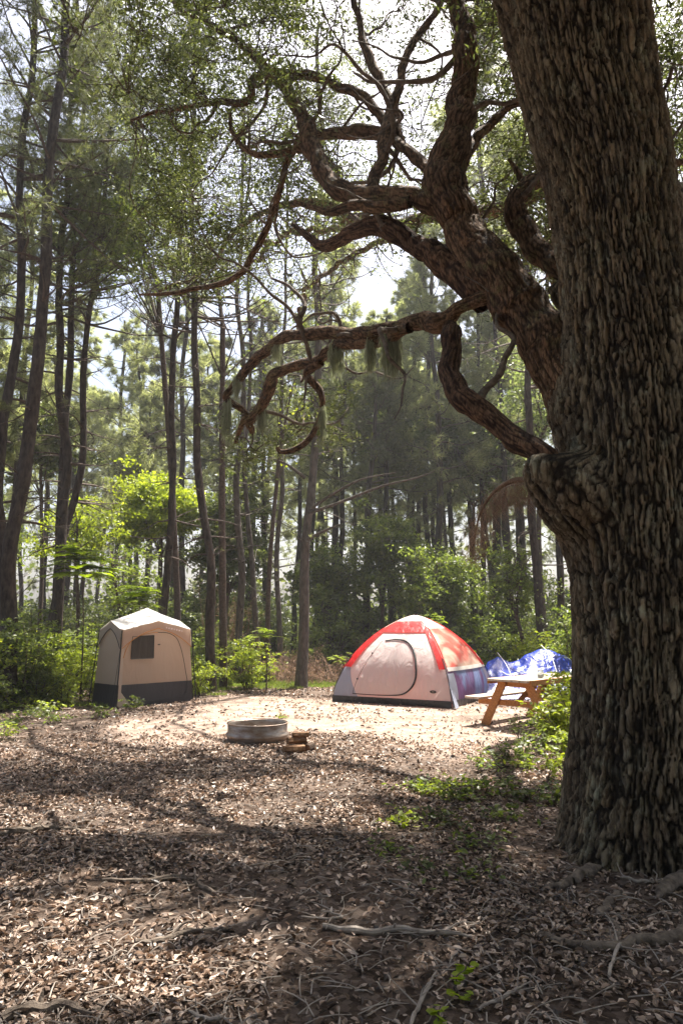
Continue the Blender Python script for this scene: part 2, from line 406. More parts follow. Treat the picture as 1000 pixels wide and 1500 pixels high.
# small twigs in the litter
tp = []
for k in range(2600):
    y = 2.2+rng.random()**1.5*12; x = rng.uniform(-1, 1)*(y*.5+.6)
    if sandiness(np.array([x]), np.array([y]))[0] > .4 and rng.random() < .8: continue
    a = rng.uniform(0, 6.28); L = rng.uniform(.05, .24); z = gz1(x, y)+.014
    q = [(x, y, z), (x+math.cos(a)*L*.5+rng.normal()*.012, y+math.sin(a)*L*.5+rng.normal()*.012, z+rng.uniform(0, .03)), (x+math.cos(a)*L, y+math.sin(a)*L, z)]
    tp.append(tube(q, [.0035, .003, .0015], 4, 4))
M['greytwig'] = plain('weathered_twig', (.14, .11, .09), (.38, .33, .28), 15, .8, .3)
o = build('twig_litter', tp, M['greytwig']); props(o, 'small weathered twigs strewn through the dry leaves', 'twig litter', kind='stuff')

# ---------------------------------------------------------------- bark displacement
def bark(V, X, rr, sides, cw=.06, cl=.26, amp=.03, seed=0):
    """V ring vertices of a tube; displace along the ring normal"""
    n = len(X); T, Nn, B = frames(X)
    L = np.concatenate([[0], np.cumsum(np.linalg.norm(np.diff(X, axis=0), axis=1))])
    th = np.tile(np.arange(sides)*2*np.pi/sides, n); l = np.repeat(L, sides); r0 = np.repeat(rr, sides)
    rn = V-np.repeat(X, sides, 0); rad = np.linalg.norm(rn, axis=1, keepdims=True); rn = rn/(rad+1e-9)
    rmean = max(rr.mean(), .02)
    Q = np.stack([np.cos(th)*rmean, np.sin(th)*rmean, l], 1)
    w = np.stack([fbm(Q*np.array([6, 6, 2.2]), 2, seed+1), fbm(Q*np.array([6, 6, 2.2])+7, 2, seed+2), fbm(Q*3, 2, seed+3)], 1)-.5
    wf = np.stack([fbm(Q*np.array([28, 28, 14]), 2, seed+11), fbm(Q*np.array([28, 28, 14])+5, 2, seed+12), fbm(Q*np.array([20, 20, 12]), 2, seed+13)], 1)-.5
    Qw = Q+w*np.array([.20, .20, .5])*(cw/.06)+wf*np.array([.042, .042, .30])*(cw/.05)
    f1, f2, idd = worley(Qw/np.array([cw, cw, cl]), seed)
    e = np.clip((f2-f1)/.30, 0, 1); e = e*e*(3-2*e)
    g1, g2, gid = worley(Qw/np.array([cw*.5, cw*.5, cl*.3])+3.3, seed+9)
    e2 = np.clip((g2-g1)/.35, 0, 1)
    rough = fbm(Q*np.array([50, 50, 22]), 3, seed+5)
    h = e*.72+e2*.22*e+(idd-.5)*.35*e+(rough-.5)*.35
    big = fbm(Q*np.array([3.2, 3.2, 1.1]), 2, seed+6)-.5
    V2 = V+rn*(h[:, None]*amp+big[:, None]*amp*1.6)
    return V2, np.clip(e*.8+e2*.2*e, 0, 1), idd
def pxr(w, Y, py=750):   # photo width (px) at depth Y -> radius
    return w*.5*Y/FPX

# ---------------------------------------------------------------- the old oak
oak = empty('oak_tree', tuple(ground(955, 1245)+np.array([0, .45, 0])), 'massive old oak with deeply furrowed bark standing at the right foreground', 'tree')
OY = 5.85
trk = [at(972, 1330, OY), at(970, 1250, OY), at(966, 1180, OY), at(961, 1050, OY), at(958, 900, OY), at(951, 780, OY), at(940, 660, OY), at(926, 520, OY),
       at(908, 380, OY-.05), at(889, 250, OY-.1), at(860, 120, OY-.15), at(838, 0, OY-.2), at(815, -120, OY-.25), at(800, -330, OY-.2)]
tw = [330, 275, 252, 230, 220, 217, 208, 184, 164, 170, 180, 192, 180, 160]
tr = []
for p, w in zip(trk, tw):
    sl = np.linalg.norm(p-CAM); tr.append(w*.5*((p-CAM)@Fv)/FPX)
X, rr = catmull(trk, tr, 860)
SID = 380
V, F = tube(X, rr, SID, straight=True)
# root flare lobes and collars (smooth union with limb stubs)
Tn, Nn, Bn = frames(X)
rn = V-np.repeat(X, SID, 0); rad = np.linalg.norm(rn, axis=1); rn /= rad[:, None]
th = np.tile(np.arange(SID)*2*np.pi/SID, len(X)); zc = V[:, 2]
fl = np.exp(-np.clip(zc, -.1, 9)/.34)
rad = rad*(1+fl*(.02+.13*np.maximum(0, np.cos(th*5+.7))**1.5+.10*np.maximum(0, np.cos(th*3+2)))+.03*np.sin(th*3+zc*1.3)*np.exp(-zc/6)+.025*np.sin(th*7-zc*.8))
caps = [([at(900, 770, OY), at(845, 722, OY-.2), at(806, 692, OY-.28)], [.40, .27, .185]),
        ([at(915, 700, OY), at(862, 605, OY+.1), at(822, 535, OY+.25)], [.32, .24, .20]),
        ([at(880, 200, OY), at(800, 40, OY-.1), at(748, -60, OY-.15)], [.30, .25, .2]),
        ([at(905, 480, OY+.1), at(845, 430, OY+.5), at(800, 395, OY+.9)], [.2, .15, .13]),
        ([at(950, 330, OY), at(1010, 285, OY+.1)], [.22, .16])]
def sdf_caps(P, trunkd):
    d = trunkd
    for pts, rs in caps:
        for a, b, ra, rb in zip(pts[:-1], pts[1:], rs[:-1], rs[1:]):
            ab = b-a; t = np.clip(((P-a)@ab)/(ab@ab), 0, 1)
            q = np.linalg.norm(P-a-t[:, None]*ab, axis=1)-(ra+(rb-ra)*t)
            k = .16; hh = np.clip(.5+.5*(d-q)/k, 0, 1); d = d*(1-hh)+q*hh-k*hh*(1-hh)
    return d
base = rad.copy(); ax = np.repeat(X, SID, 0); r = base.copy()
for it in range(14):
    P = ax+rn*r[:, None]; s = sdf_caps(P, r-base); r = np.minimum(r+np.maximum(-s, 0)*.8, base+.62)
V = ax+rn*r[:, None]
V, ridge, plate = bark(V, X, rr, SID, .032, .5, .04, 3)
build('trunk', [(V, F)], M['oak'], oak, True, {'ridge': ridge, 'plate': plate})

skel = []      # points of the limb skeleton, for joining twigs
def limb(name, pts, ws, parent, mtl, sides=40, n=None, amp=.02, cw=.05, cl=.22, seed=0, split=False, mul=.86):
    cw *= .6; amp *= .65
    P = [at(*p) for p in pts]; rs = [w*.5*((q-CAM)@Fv)/FPX*mul for q, w in zip(P, ws)]
    L = sum(np.linalg.norm(P[i+1]-P[i]) for i in range(len(P)-1))
    # crooked growth
    X, rr = catmull(P, rs, n or max(16, int(L/.028)))
    l = np.linspace(0, L, len(X)); Q = np.stack([l*1.6, l*0+seed*3.1, l*0], 1)
    wob = np.stack([fbm(Q, 3, seed+1), fbm(Q, 3, seed+2), fbm(Q, 3, seed+3)], 1)-.5
    env = np.minimum(1, np.minimum(l, 10)/.5)[:, None]
    X = X+wob*env*np.minimum(.22, rr[:, None]*3.0+.03); rr = rr*(1+.22*(fbm(Q*2.5, 2, seed+7)-.5)*2)
    V, F = tube(X, rr, sides, straight=True)
    V, ridge, plate = bark(V, X, rr, sides, cw, cl, amp, seed)
    skel.extend([(x, r_) for x, r_ in zip(X[::4], rr[::4])])
    o = build(name, [(V, F)], mtl, parent, True, {'ridge': ridge, 'plate': plate})
    return X, rr
# main limb rising to the left
limb('limb', [(905,720,OY),(862,622,OY+.05),(822,545,OY+.2),(770,465,OY+.45),(722,400,OY+.7),(686,335,OY+.9),(655,272,OY+1.1),(668,205,OY+1.3),(684,130,OY+1.5),(684,60,OY+1.6),(662,-10,OY+1.7),(650,-110,OY+1.8)],
     [130,98,92,88,82,70,64,50,42,36,30,20], oak, M['limb'], 96, None, .022, .05, .2, 20)
# sawn off low limb: dead, twisted
M['limbdead'] = barkmat('dead_limb_bark', (.05, .025, .014), (.24, .145, .09), (.24, .18, .13), .6, 60, 30)
limb('limb', [(812,698,OY-.25),(796,668,OY-.28),(762,632,OY-.1),(722,600,OY+.1),(684,575,OY+.3),(664,545,OY+.5),(658,505,OY+.7),(652,474,OY+.9)],
     [52,42,40,36,38,33,32,30], oak, M['limbdead'], 48, None, .012, .03, .35, 30)
limb('limb', [(748,428,OY+.6),(715,436,OY+.66),(682,455,OY+.85),(654,478,OY+.95),(620,478,OY+1.2),(560,483,OY+1.8),(500,488,OY+2.3),(440,489,OY+2.8),(405,502,OY+3.2),(372,532,OY+3.6),(345,558,OY+3.9),(331,584,OY+4.1),(350,598,OY+4.3),(368,612,OY+4.4)],
     [10,22,24,32,30,27,22,18,15,14,13,12,11,8], oak, M['limb'], 36, None, .010, .03, .15, 40)
limb('limb', [(600,480,OY+1.3),(540,492,OY+1.9),(495,506,OY+2.4),(460,528,OY+2.8),(425,540,OY+3.1),(400,562,OY+3.4),(385,590,OY+3.6),(366,612,OY+3.8),(368,634,OY+3.9)],
     [20,20,18,17,17,18,18,15,9], oak, M['limb'], 32, None, .009, .03, .15, 50)
limb('limb', [(470,530,OY+2.75),(450,545,OY+2.9),(463,572,OY+3.0),(468,600,OY+3.0),(460,628,OY+3.1),(440,648,OY+3.1),(412,662,OY+3.2),(405,656,OY+3.2)],
     [14,12,11,11,10,9,7,6], oak, M['limb'], 20, None, .006, .02, .1, 60)
limb('limb', [(362,606,OY+3.7),(352,628,OY+3.8),(344,648,OY+3.9)], [12,9,5], oak, M['limb'], 14, None, .005, .02, .1, 61)
# torn grey limb under the canopy
limb('limb', [(712,440,OY+.8),(680,415,OY+.9),(640,382,OY+1.1),(598,352,OY+1.3),(560,336,OY+1.5),(520,345,OY+1.8),(470,352,OY+2.2),(430,330,OY+2.6)],
     [50,50,44,38,30,22,14,6], oak, M['limbdead'], 48, None, .016, .035, .3, 70)
# long reddish limbs into the upper left
limb('limb', [(668,300,OY+1.0),(625,297,OY+1.1),(575,292,OY+1.3),(520,290,OY+1.6),(482,258,OY+1.9),(452,222,OY+2.2),(440,185,OY+2.4),(430,150,OY+2.5),(412,118,OY+2.6),(390,102,OY+2.7),(350,62,OY+2.9),(308,34,OY+3.1),(262,6,OY+3.4),(220,-30,OY+3.7)],
     [46,34,34,36,34,32,24,20,18,18,12,10,7,4], oak, M['limb'], 40, None, .010, .035, .15, 80)
limb('limb', [(600,296,OY+1.1),(560,306,OY+1.3),(510,308,OY+1.5),(472,314,OY+1.7),(430,300,OY+1.9)], [20,22,17,11,5], oak, M['limb'], 28, None, .008, .03, .15, 90)
limb('limb', [(585,200,OY+2.0),(540,190,OY+2.1),(500,192,OY+2.2),(465,198,OY+2.3),(445,212,OY+2.3)], [20,24,22,18,12], oak, M['limb'], 28, None, .008, .03, .15, 91)
limb('limb', [(396,106,OY+2.6),(440,112,OY+2.6),(490,126,OY+2.5),(530,140,OY+2.4),(560,172,OY+2.2),(585,210,OY+1.9),(640,262,OY+1.4)], [13,16,15,15,17,18,22], oak, M['limb'], 28, None, .008, .03, .15, 92)
limb('limb', [(392,104,OY+2.7),(370,120,OY+2.8),(369,144,OY+2.9),(330,146,OY+3.0),(282,158,OY+3.2),(230,160,OY+3.4),(190,175,OY+3.6)], [13,12,11,11,8,6,3], oak, M['limb'], 20, None, .006, .02, .1, 93)
limb('limb', [(440,205,OY+2.3),(418,240,OY+2.5),(405,282,OY+2.7),(392,330,OY+2.9),(372,372,OY+3.1),(355,404,OY+3.2),(318,420,OY+3.4),(268,426,OY+3.6),(205,432,OY+3.8)], [14,12,11,10,10,10,9,7,3], oak, M['limb'], 24, None, .006, .025, .12, 94)
limb('limb', [(445,215,OY+2.3),(410,222,OY+2.4),(370,222,OY+2.6),(340,190,OY+2.8),(338,160,OY+2.9)], [18,14,8,6,4], oak, M['limb'], 20, None, .006, .025, .12, 95)
limb('limb', [(590,215,OY+1.9),(572,160,OY+2.1),(552,112,OY+2.2),(532,70,OY+2.3),(526,20,OY+2.4),(505,-60,OY+2.5)], [18,17,15,14,11,7], oak, M['limb'], 24, None, .008, .03, .12, 96)
limb('limb', [(548,286,OY+1.5),(550,240,OY+1.7),(560,190,OY+1.9),(578,130,OY+2.1),(600,75,OY+2.3),(640,20,OY+2.4),(655,-60,OY+2.5)], [24,20,17,14,13,10,6], oak, M['limb'], 24, None, .008, .03, .12, 97)
limb('limb', [(672,240,OY+1.3),(700,195,OY+1.5),(732,165,OY+1.7),(768,147,OY+1.9),(800,120,OY+2.1)], [22,16,13,11,6], oak, M['limb'], 20, None, .006, .03, .12, 98)
# limb curling behind the trunk
limb('limb', [(905,455,OY+.2),(850,415,OY+.5),(800,385,OY+.9),(768,345,OY+1.1),(756,305,OY+1.2),(770,272,OY+1.3),(800,256,OY+1.4),(850,240,OY+1.6),(930,200,OY+1.9)],
     [60,48,44,40,38,30,24,20,12], oak, M['limb'], 44, None, .012, .04, .15, 100)
limb('limb', [(768,278,OY+1.3),(755,250,OY+1.4),(742,235,OY+1.5)], [14,9,4], oak, M['limb'], 14, None, .005, .03, .12, 101)
limb('limb', [(930,330,OY+.1),(975,320,OY+.2),(1003,300,OY+.3),(1020,250,OY+.5),(1040,160,OY+.8),(1090,20,OY+1.2)], [50,40,36,34,30,20], oak, M['limb'], 36, None, .012, .04, .15, 102)
limb('limb', [(935,260,OY+.3),(975,238,OY+.6),(1010,232,OY+1.0),(1080,200,OY+1.8)], [14,12,10,6], oak, M['limb'], 18, None, .006, .03, .12, 103)
limb('limb', [(890,230,OY),(810,60,OY-.12),(752,-40,OY-.2),(690,-160,OY-.1),(560,-330,OY+.4),(420,-480,OY+.8)], [110,96,80,66,44,20], oak, M['oak'], 90, None, .03, .055, .28, 104)
limb('limb', [(835,470,OY+.6),(800,462,OY+.9),(770,460,OY+1.3)], [12,9,5], oak, M['limb'], 14, None, .004, .03, .12, 105)
# crooked side branches
for k in range(95):
    i = rng.integers(0, len(skel)); a, r_ = skel[i]
    if r_ > .2 or a[2] < 3.0: continue
    L = rng.uniform(.7, 2.3); d = unit(1)[0]*np.array([1, .7, .8]); d[2] += .15; d /= np.linalg.norm(d); q = [a]
    for j in range(9):
        d = d+rng.normal(size=3)*.42+np.array([0, 0, .05]); d /= np.linalg.norm(d); q.append(q[-1]+d*L/9)
    r0 = min(r_*.5, .012+.013*L); X_, rr_ = catmull(q, np.linspace(r0, .005, 10), 40); V, F = tube(X_, rr_, 8, straight=True)
    V += (fbm(V*22, 2, 55)[:, None]-.5)*(V-np.repeat(X_, 8, 0))*.6
    if 'side' not in globals(): side = []
    side.append((V, F)); skel.extend([(x, q_) for x, q_ in zip(X_[6::4], rr_[6::4])])
# limbs reaching out of frame to the right and over the viewer carry the shading crown
def limb3(P, r, seed):
    X, rr = catmull(P, r, 60); V, F = tube(X, rr, 20, straight=True)
    V, ridge, plate = bark(V, X, rr, 20, .05, .2, .01, seed); skel.extend([(x, q) for x, q in zip(X[::2], rr[::2])])
    build('limb', [(V, F)], M['limb'], oak, True, {'ridge': ridge, 'plate': plate})
top = trk[-1]
limb3([top-np.array([0,0,1.5]), top+np.array([.8,.4,1]), top+np.array([2.5,1.2,2.5]), top+np.array([4.5,1.6,3.2]), top+np.array([6.5,2.2,3.4])], [.3,.24,.17,.1,.04], 110)
limb3([top-np.array([0,0,.6]), top+np.array([.2,1.4,1.5]), top+np.array([1.2,3.4,3]), top+np.array([2.0,5.2,3.6])], [.28,.2,.12,.04], 111)
limb3([top-np.array([0,0,.9]), top+np.array([.4,-1.2,1]), top+np.array([1.2,-3.0,2.2]), top+np.array([2.6,-4.4,2.6])], [.26,.2,.12,.04], 112)
limb3([trk[-2], trk[-2]+np.array([1.6,.6,.8]), trk[-2]+np.array([3.4,1.4,1.2]), trk[-2]+np.array([5.2,2.0,1.0])], [.24,.18,.1,.04], 113)

# broken bough hung with dry needles, arching down from the stub
Xb, rb = catmull([at(785,704,OY-.1), at(752,704,OY+.1), at(722,722,OY+.3), at(702,755,OY+.4), at(693,800,OY+.5)], [.03,.022,.016,.01,.004], 40)
bo = build('dead_bough', [tube(Xb, rb, 7, straight=True)], M['dead'], oak, True)
Pn = []
for k in range(800):
    i = rng.integers(4, 40); p = Xb[i]+rng.normal(size=3)*np.array([.05, .09, .03])+np.array([0, 0, -.16*rng.random()]); Pn.append(p)
Pn = np.array(Pn); Dn = np.tile(np.array([.1, 0, -1.0]), (len(Pn), 1))
build('dry_needles', [needles(Pn, Dn, 2, .15, .003, .9)], M['brownneedle'], bo)

# ---------------- oak foliage: twigs joined to the limb skeleton, leaves round their ends
SK = np.array([s[0] for s in skel]); SR = np.array([s[1] for s in skel])
holes = [(552,430,140,55)]
def in_hole(P, prob=.93):
    px, py, d = project(P); h = np.zeros(len(P), bool)
    for cx, cy, rx, ry in holes: h |= (d > 0) & (((px-cx)/rx)**2+((py-cy)/ry)**2 < 1)
    return h & (rng.random(len(P)) < prob)
cent = []
def clusters(n, x0, x1, y0, y1, Ya, Yb, f=None):
    for k in range(n):
        px, py = rng.uniform(x0, x1), rng.uniform(y0, y1)
        if f and not f(px, py): continue
        cent.append(at(px, py, rng.uniform(Ya, Yb)))
clusters(400, 200, 760, -260, 335, 9.4, 12.6)
clusters(70, 540, 760, -150, 330, 9.0, 12.6)
clusters(34, 380, 740, -120, 330, 7.0, 9.0)
clusters(46, 250, 450, 200, 430, 9.6, 12.0)
clusters(26, 690, 840, 60, 420, 8.0, 10.5)
clusters(90, 930, 1250, -200, 520, 7.5, 11.5)
clusters(10, 330, 480, 560, 680, 9.6, 10.6)
clusters(14, 690, 860, 180, 480, 8.4, 10.2)
cent = np.array(cent)
# crown over and right of the trunk (out of frame, shades the foreground)
n = 2300
q = np.stack([rng.uniform(-3.5, 9.5, n), rng.uniform(-2.5, 11.5, n), rng.uniform(7.6, 12.5, n)], 1)
q = q[((q[:, 0]-3.0)/6.6)**2+((q[:, 1]-4.7)/7.0)**2+((q[:, 2]-8.8)/4.2)**2 < 1]
cent = np.vstack([cent, q]); cent = cent[cent[:, 2] > 2.2]
tw_ = []; LP = []
for c in cent:
    if shade_keep(c[None])[0] < .1 and rng.random() < .9: continue
    if in_hole(c[None], .9)[0]: continue
    d = np.linalg.norm(SK-c, axis=1); i = int(np.argmin(d+rng.random(len(d))*.25)); a = SK[i]
    L = d[i]
    if L > 5.0: continue
    mid = (a+c)/2+rng.normal(size=3)*L*.12+np.array([0, 0, .08*L])
    m2 = a*.25+c*.75+rng.normal(size=3)*L*.10
    pth = [a, (a+mid)/2+rng.normal(size=3)*L*.05, mid, m2, c]
    r0 = min(SR[i]*.5, .008+.009*L)
    tw_.append(tube(pth, [r0, r0*.8, r0*.62, r0*.45, .003], 5, 12))
    for b in range(6):
        e = c+rng.normal(size=3)*np.array([.34, .34, .22]); st = (m2+c)/2 if b % 2 else c*.8+m2*.2
        md = (st+e)/2+rng.normal(size=3)*.05
        tw_.append(tube([st, md, e], [.006, .004, .002], 4, 5))
        k = rng.integers(14, 52)
        LP.append(np.concatenate([e+rng.normal(size=(k, 3))*np.array([.12, .12, .09]), md+rng.normal(size=(k//3, 3))*.07]))
LP = np.concatenate(LP); LP = sift(LP); LP = LP[~in_hole(LP, .9)]
build('crown', [leaves(LP, .066, .36, .12, .15, .45)]+[(a_, b_, 1) for a_, b_ in tw_]+[(a_, b_, 2) for a_, b_ in side], [M['oakleaf'], M['twig'], M['rotwood']], oak)
print('oak leaves', len(LP))

# roots of the oak on the surface
def gpath(pts, lift=.01):
    out = []
    for px, py in pts:
        g = ground(px, py); out.append(np.array([g[0], g[1], gz1(g[0], g[1])+lift]))
    return out
def root(pts, rs, parent, name='root', mtl=None, lift=.01, seed=0, label=None):
    P = gpath(pts, lift)
    X, rr = catmull(P, rs, 40*max(2, len(P)//2)); rr = rr*np.clip(np.minimum(np.arange(len(rr)), np.arange(len(rr))[::-1])/9+.04, 0, 1)
    l = np.arange(len(X))*.05; Q = np.stack([l, l*0+seed, l*0], 1)
    X = X+(np.stack([fbm(Q*2, 3, seed), fbm(Q*2, 3, seed+1), fbm(Q*2, 3, seed+2)*.4], 1)-np.array([.5, .5, .2]))*.09
    V, F = tube(X, rr, 12, straight=True); V, ri, pl = bark(V, X, rr, 12, .03, .5, .002, seed)
    o = build(name, [(V, F)], mtl or M['rotwood'], parent, True, {'ridge': ri, 'plate': pl}); return o
root([(1040,1330),(985,1385),(930,1388),(860,1392),(800,1382),(770,1372)], [.05,.035,.03,.026,.02,.008], oak, seed=1)
root([(1060,1235),(1010,1265),(985,1300),(960,1325)], [.10,.07,.045,.02], oak, seed=2, lift=.03)
root([(880,1270),(830,1290),(790,1300)], [.05,.03,.01], oak, seed=3)
root([(905,1300),(885,1340),(905,1370),(900,1395)], [.03,.022,.018,.012], oak, seed=4)
root([(870,1240),(830,1232),(806,1240)], [.06,.03,.012], oak, seed=5)

# hanging moss
def moss(px, py, Y, w, L, n, label):
    c = at(px, py, Y); P = []; parts = []
    o = empty('hanging_moss', tuple(c), label, 'moss', 'moss hanging from the oak limbs')
    for k in range(n):
        s = c+np.array([rng.uniform(-w, w), rng.uniform(-.08, .08), rng.uniform(-.03, .03)]); l = L*rng.uniform(.3, 1)
        q = [s]; 
        for j in range(4): q.append(q[-1]+np.array([rng.normal()*.012, rng.normal()*.012, -l/4]))
        parts.append(tube(q, [.005, .007, .007, .005, .001], 3, 7))
        m_ = np.array(q); P.append(m_[rng.integers(0, 4, 5)]+rng.normal(size=(5, 3))*.01)
    P = np.concatenate(P); parts.append(needles(P, np.tile([0, 0, -1.], (len(P), 1)), 9, .09, .005, .5))
    build('strands', parts, M['moss'], o)
moss(572,486,OY+1.7,.10,.62,60,'long pale grey moss curtain hanging from the middle of the low horizontal limb')
moss(492,506,OY+2.4,.07,.45,34,'short pale moss tuft hanging where the low limb forks')
moss(346,555,OY+3.9,.05,.35,20,'thin moss tuft on the outer bend of the upper low arm')
moss(333,590,OY+4.1,.05,.75,34,'long moss strand hanging from the leftmost tip of the low limb')
moss(384,590,OY+3.7,.06,.5,34,'thick moss beard on the bend of the lower arm')
moss(472,600,OY+3.0,.03,.5,20,'narrow moss strand beside the drooping hook branch')
moss(405,500,OY+3.2,.05,.35,20,'wispy moss tuft under the upper curved arm')
moss(540,500,OY+1.9,.05,.4,26,'small moss tuft left of the long moss curtain')

# ---------------------------------------------------------------- second oak behind the big trunk, added to cast branch shadows on the clearing
ob = np.array([5.4, 14.2, 0]); added_oak = empty('oak_tree', tuple(ob), 'smaller crooked oak added behind the massive one, its thin limbs casting shadow streaks', 'tree')
def lift(px, py, z):
    g = ground(px, py); return g+SUN/SUN[2]*z
Xk, rk = catmull([ob-np.array([0, 0, .1]), ob+np.array([-.1, .1, 3]), ob+np.array([-.35, 0, 6]), ob+np.array([-.6, -.2, 8.2]), ob+np.array([-.2, .3, 11]), ob+np.array([.3, .5, 14])], [.30, .24, .21, .18, .13, .05], 90)
Vk, Fk = tube(Xk, rk, 18, straight=True); Vk, ra, pa = bark(Vk, Xk, rk, 18, .04, .3, .012, 301)
build('trunk', [(Vk, Fk)], M['limb'], added_oak, True, {'ridge': ra, 'plate': pa})
sk2 = []; tw2 = []; LP2 = []
for q, (S_, r0, r1, za, zb, st) in enumerate(((STREAKS[0], .14, .03, 8.2, 9.6, [Xk[50], Xk[52]+np.array([-.9, -.5, .3])]), (STREAKS[1], .06, .02, 9.0, 9.5, []), (STREAKS[2], .07, .02, 8.9, 9.3, []), (STREAKS[3], .05, .015, 9.2, 9.6, []))):
    pts = list(st)+[lift(px, py, za+(zb-za)*k/(len(S_)-1)) for k, (px, py) in enumerate(S_)]
    X, rr = catmull(pts, np.linspace(r0, r1, len(pts)), 120); l = np.linspace(0, 9, 120); Q = np.stack([l, l*0+q*7.7, l*0], 1)
    X[1:] += ((np.stack([fbm(Q*1.5, 3, 311), fbm(Q*1.5, 3, 317), fbm(Q*1.5, 3, 323)], 1)-.5)*.35)[1:]
    V, F = tube(X, rr, 12, straight=True); V, ra, pa = bark(V, X, rr, 12, .03, .2, .006, 330+q)
    build('limb', [(V, F)], M['limb'], added_oak, True, {'ridge': ra, 'plate': pa})
    for k in range(70):
        i = rng.integers(10, 120); e = X[i]+rng.normal(size=3)*np.array([.45, .4, .4])+np.array([0, 0, .1]); md = (X[i]+e)/2+rng.normal(size=3)*.1
        tw2.append(tube([X[i], md, e], [.016, .009, .003], 4, 6))
        for b in range(3):
            e2 = e+rng.normal(size=3)*.22; tw2.append(tube([md*.4+e*.6, e2], [.005, .002], 3, 3)); LP2.append(e2+rng.normal(size=(rng.integers(8, 26), 3))*.09)
for k in range(26):
    i = rng.integers(45, 88); c_ = Xk[i]+np.array([rng.uniform(-1, 4), rng.uniform(-2, 3), rng.uniform(0, 2.5)]); tw2.append(tube([Xk[i], (Xk[i]+c_)/2+rng.normal(size=3)*.3, c_], [.04, .025, .006], 5, 9))
    for b in range(9): LP2.append(c_+rng.normal(size=3)*.5+rng.normal(size=(60, 3))*.2)
LP2 = sift(np.concatenate(LP2))
build('crown', [leaves(LP2, .07, .38, .12, .15, .45)]+[(a_, b_, 1) for a_, b_ in tw2], [M['oakleaf'], M['twig']], added_oak)

# ---------------------------------------------------------------- pines
def pine(name, path, r0, r1, H, crown0, nb, Lmax, label, group=None, barkm='pine', leafm='needle', per=12, nl=.17, nw=.007, dead=8, filt=True, sides=14, tufts=5, loc=None, seed=0):
    """path: world points of the trunk, bottom to top"""
    P = np.array(path, float); base = P[0].copy()
    root_ = empty(name, tuple(base), label, 'tree', group)
    L = len(P); X, rr = catmull(P, np.interp(np.linspace(0, 1, L), [0, 1], [r0, r1]), max(20, int(H*2.2)))
    l = np.linspace(0, H, len(X)); Q = np.stack([l*.35, l*0+seed*1.7, l*0], 1)
    X[1:] += ((np.stack([fbm(Q, 2, seed), fbm(Q, 2, seed+5), l*0+.5], 1)-.5)*.5*np.minimum(1, l/4)[:, None])[1:]
    V, F = tube(X, rr*(1+.35*np.exp(-l/.4)), sides, straight=True)
    V = V+(fbm(V*np.array([9, 9, 3]), 3, seed)[:, None]-.5)*(V-np.repeat(X, sides, 0))*.45
    build('trunk', [(V, F)], M[barkm], root_, True)
    br = []; TP = []; TD = []
    for k in range(nb+dead):
        dd = k >= nb
        t = rng.uniform(.35, 1)**.8 if False else (rng.uniform(crown0, 1) if not dd else rng.uniform(crown0*.35, crown0))
        i = min(int(t*(len(X)-1)), len(X)-2); s = X[i]; rb_ = rr[i]
        f = (t-crown0)/(1-crown0) if not dd else 0
        prof = (1-.75*f**1.3)*(.55+.6*rng.random())
        Lb = Lmax*prof*(.45 if dd else 1)
        az = rng.uniform(0, 2*np.pi); el = rng.uniform(-.15, .45)+.5*max(f, 0)
        d = np.array([math.cos(az)*math.cos(el), math.sin(az)*math.cos(el), math.sin(el)])
        q = [s]; dirn = d.copy()
        for j in range(5):
            dirn = dirn+rng.normal(size=3)*.16+np.array([0, 0, -.05+.06*j*(1-dd)]); dirn /= np.linalg.norm(dirn); q.append(q[-1]+dirn*Lb/5)
        rb0 = min(rb_*.45, .012+.012*Lb)
        br.append(tube(q, [rb0, rb0*.8, rb0*.6, rb0*.42, rb0*.25, .003], 4, 9))
        qq = np.array(q)
        nsub = 3 if dd else 9
        for j in range(nsub):
            u = rng.uniform(.3, 1)*5; a = int(min(u, 4)); w = u-a; st = qq[a]*(1-w)+qq[a+1]*w
            sd = dirn*.5+unit(1)[0]*.8+np.array([0, 0, .15]); sd /= np.linalg.norm(sd); ln = Lb*rng.uniform(.14, .34)
            en = st+sd*ln; br.append(tube([st, (st+en)/2+rng.normal(size=3)*.03*ln, en], [rb0*.3, .005, .002], 3, 4))
            if dd and rng.random() < .6: continue
            tt = rng.uniform(.3, 1.05, tufts)[:, None]; TP.append(st+(en-st)*tt+rng.normal(size=(tufts, 3))*.06*Lb/2); TD.append(np.tile(sd, (tufts, 1)))
    TP = np.concatenate(TP); TD = np.concatenate(TD)
    if filt:
        k = rng.random(len(TP)) < shade_keep(TP); k &= ~in_hole(TP, .55); TP = TP[k]; TD = TD[k]
    build('crown', [needles(TP, TD, per, nl, nw, .9)]+[(a, b, 1) for a, b in br], [M[leafm], M['twig'] if barkm == 'pine' else M['pinepale']], root_)
    return root_
def trunk_path(pts, Y, H):
    P = [at(px, py, Y) for px, py in pts]
    d = (P[0]-P[1]); P0 = P[0]+d*((P[0][2]+.05)/-d[2]) if P[0][2] > .05 else P[0]
    d2 = P[-1]-P[-2]; d2 = d2/max(d2[2], .1); P1 = P[-1]+np.array([d2[0]*.5, d2[1], 1])*(H-P[-1][2])
    out = [P0] if P[0][2] > .05 else []
    out += P; 
    if H > P[-1][2]+.5: out.append(P1)
    n = 9; L = np.array([p[2] for p in out]); zz = np.linspace(-.05, H, n)
    A = np.array(out); return np.stack([np.interp(zz, L, A[:, 0]), np.interp(zz, L, A[:, 1]), zz], 1)
G2 = 'tall pines at the edge of the clearing'
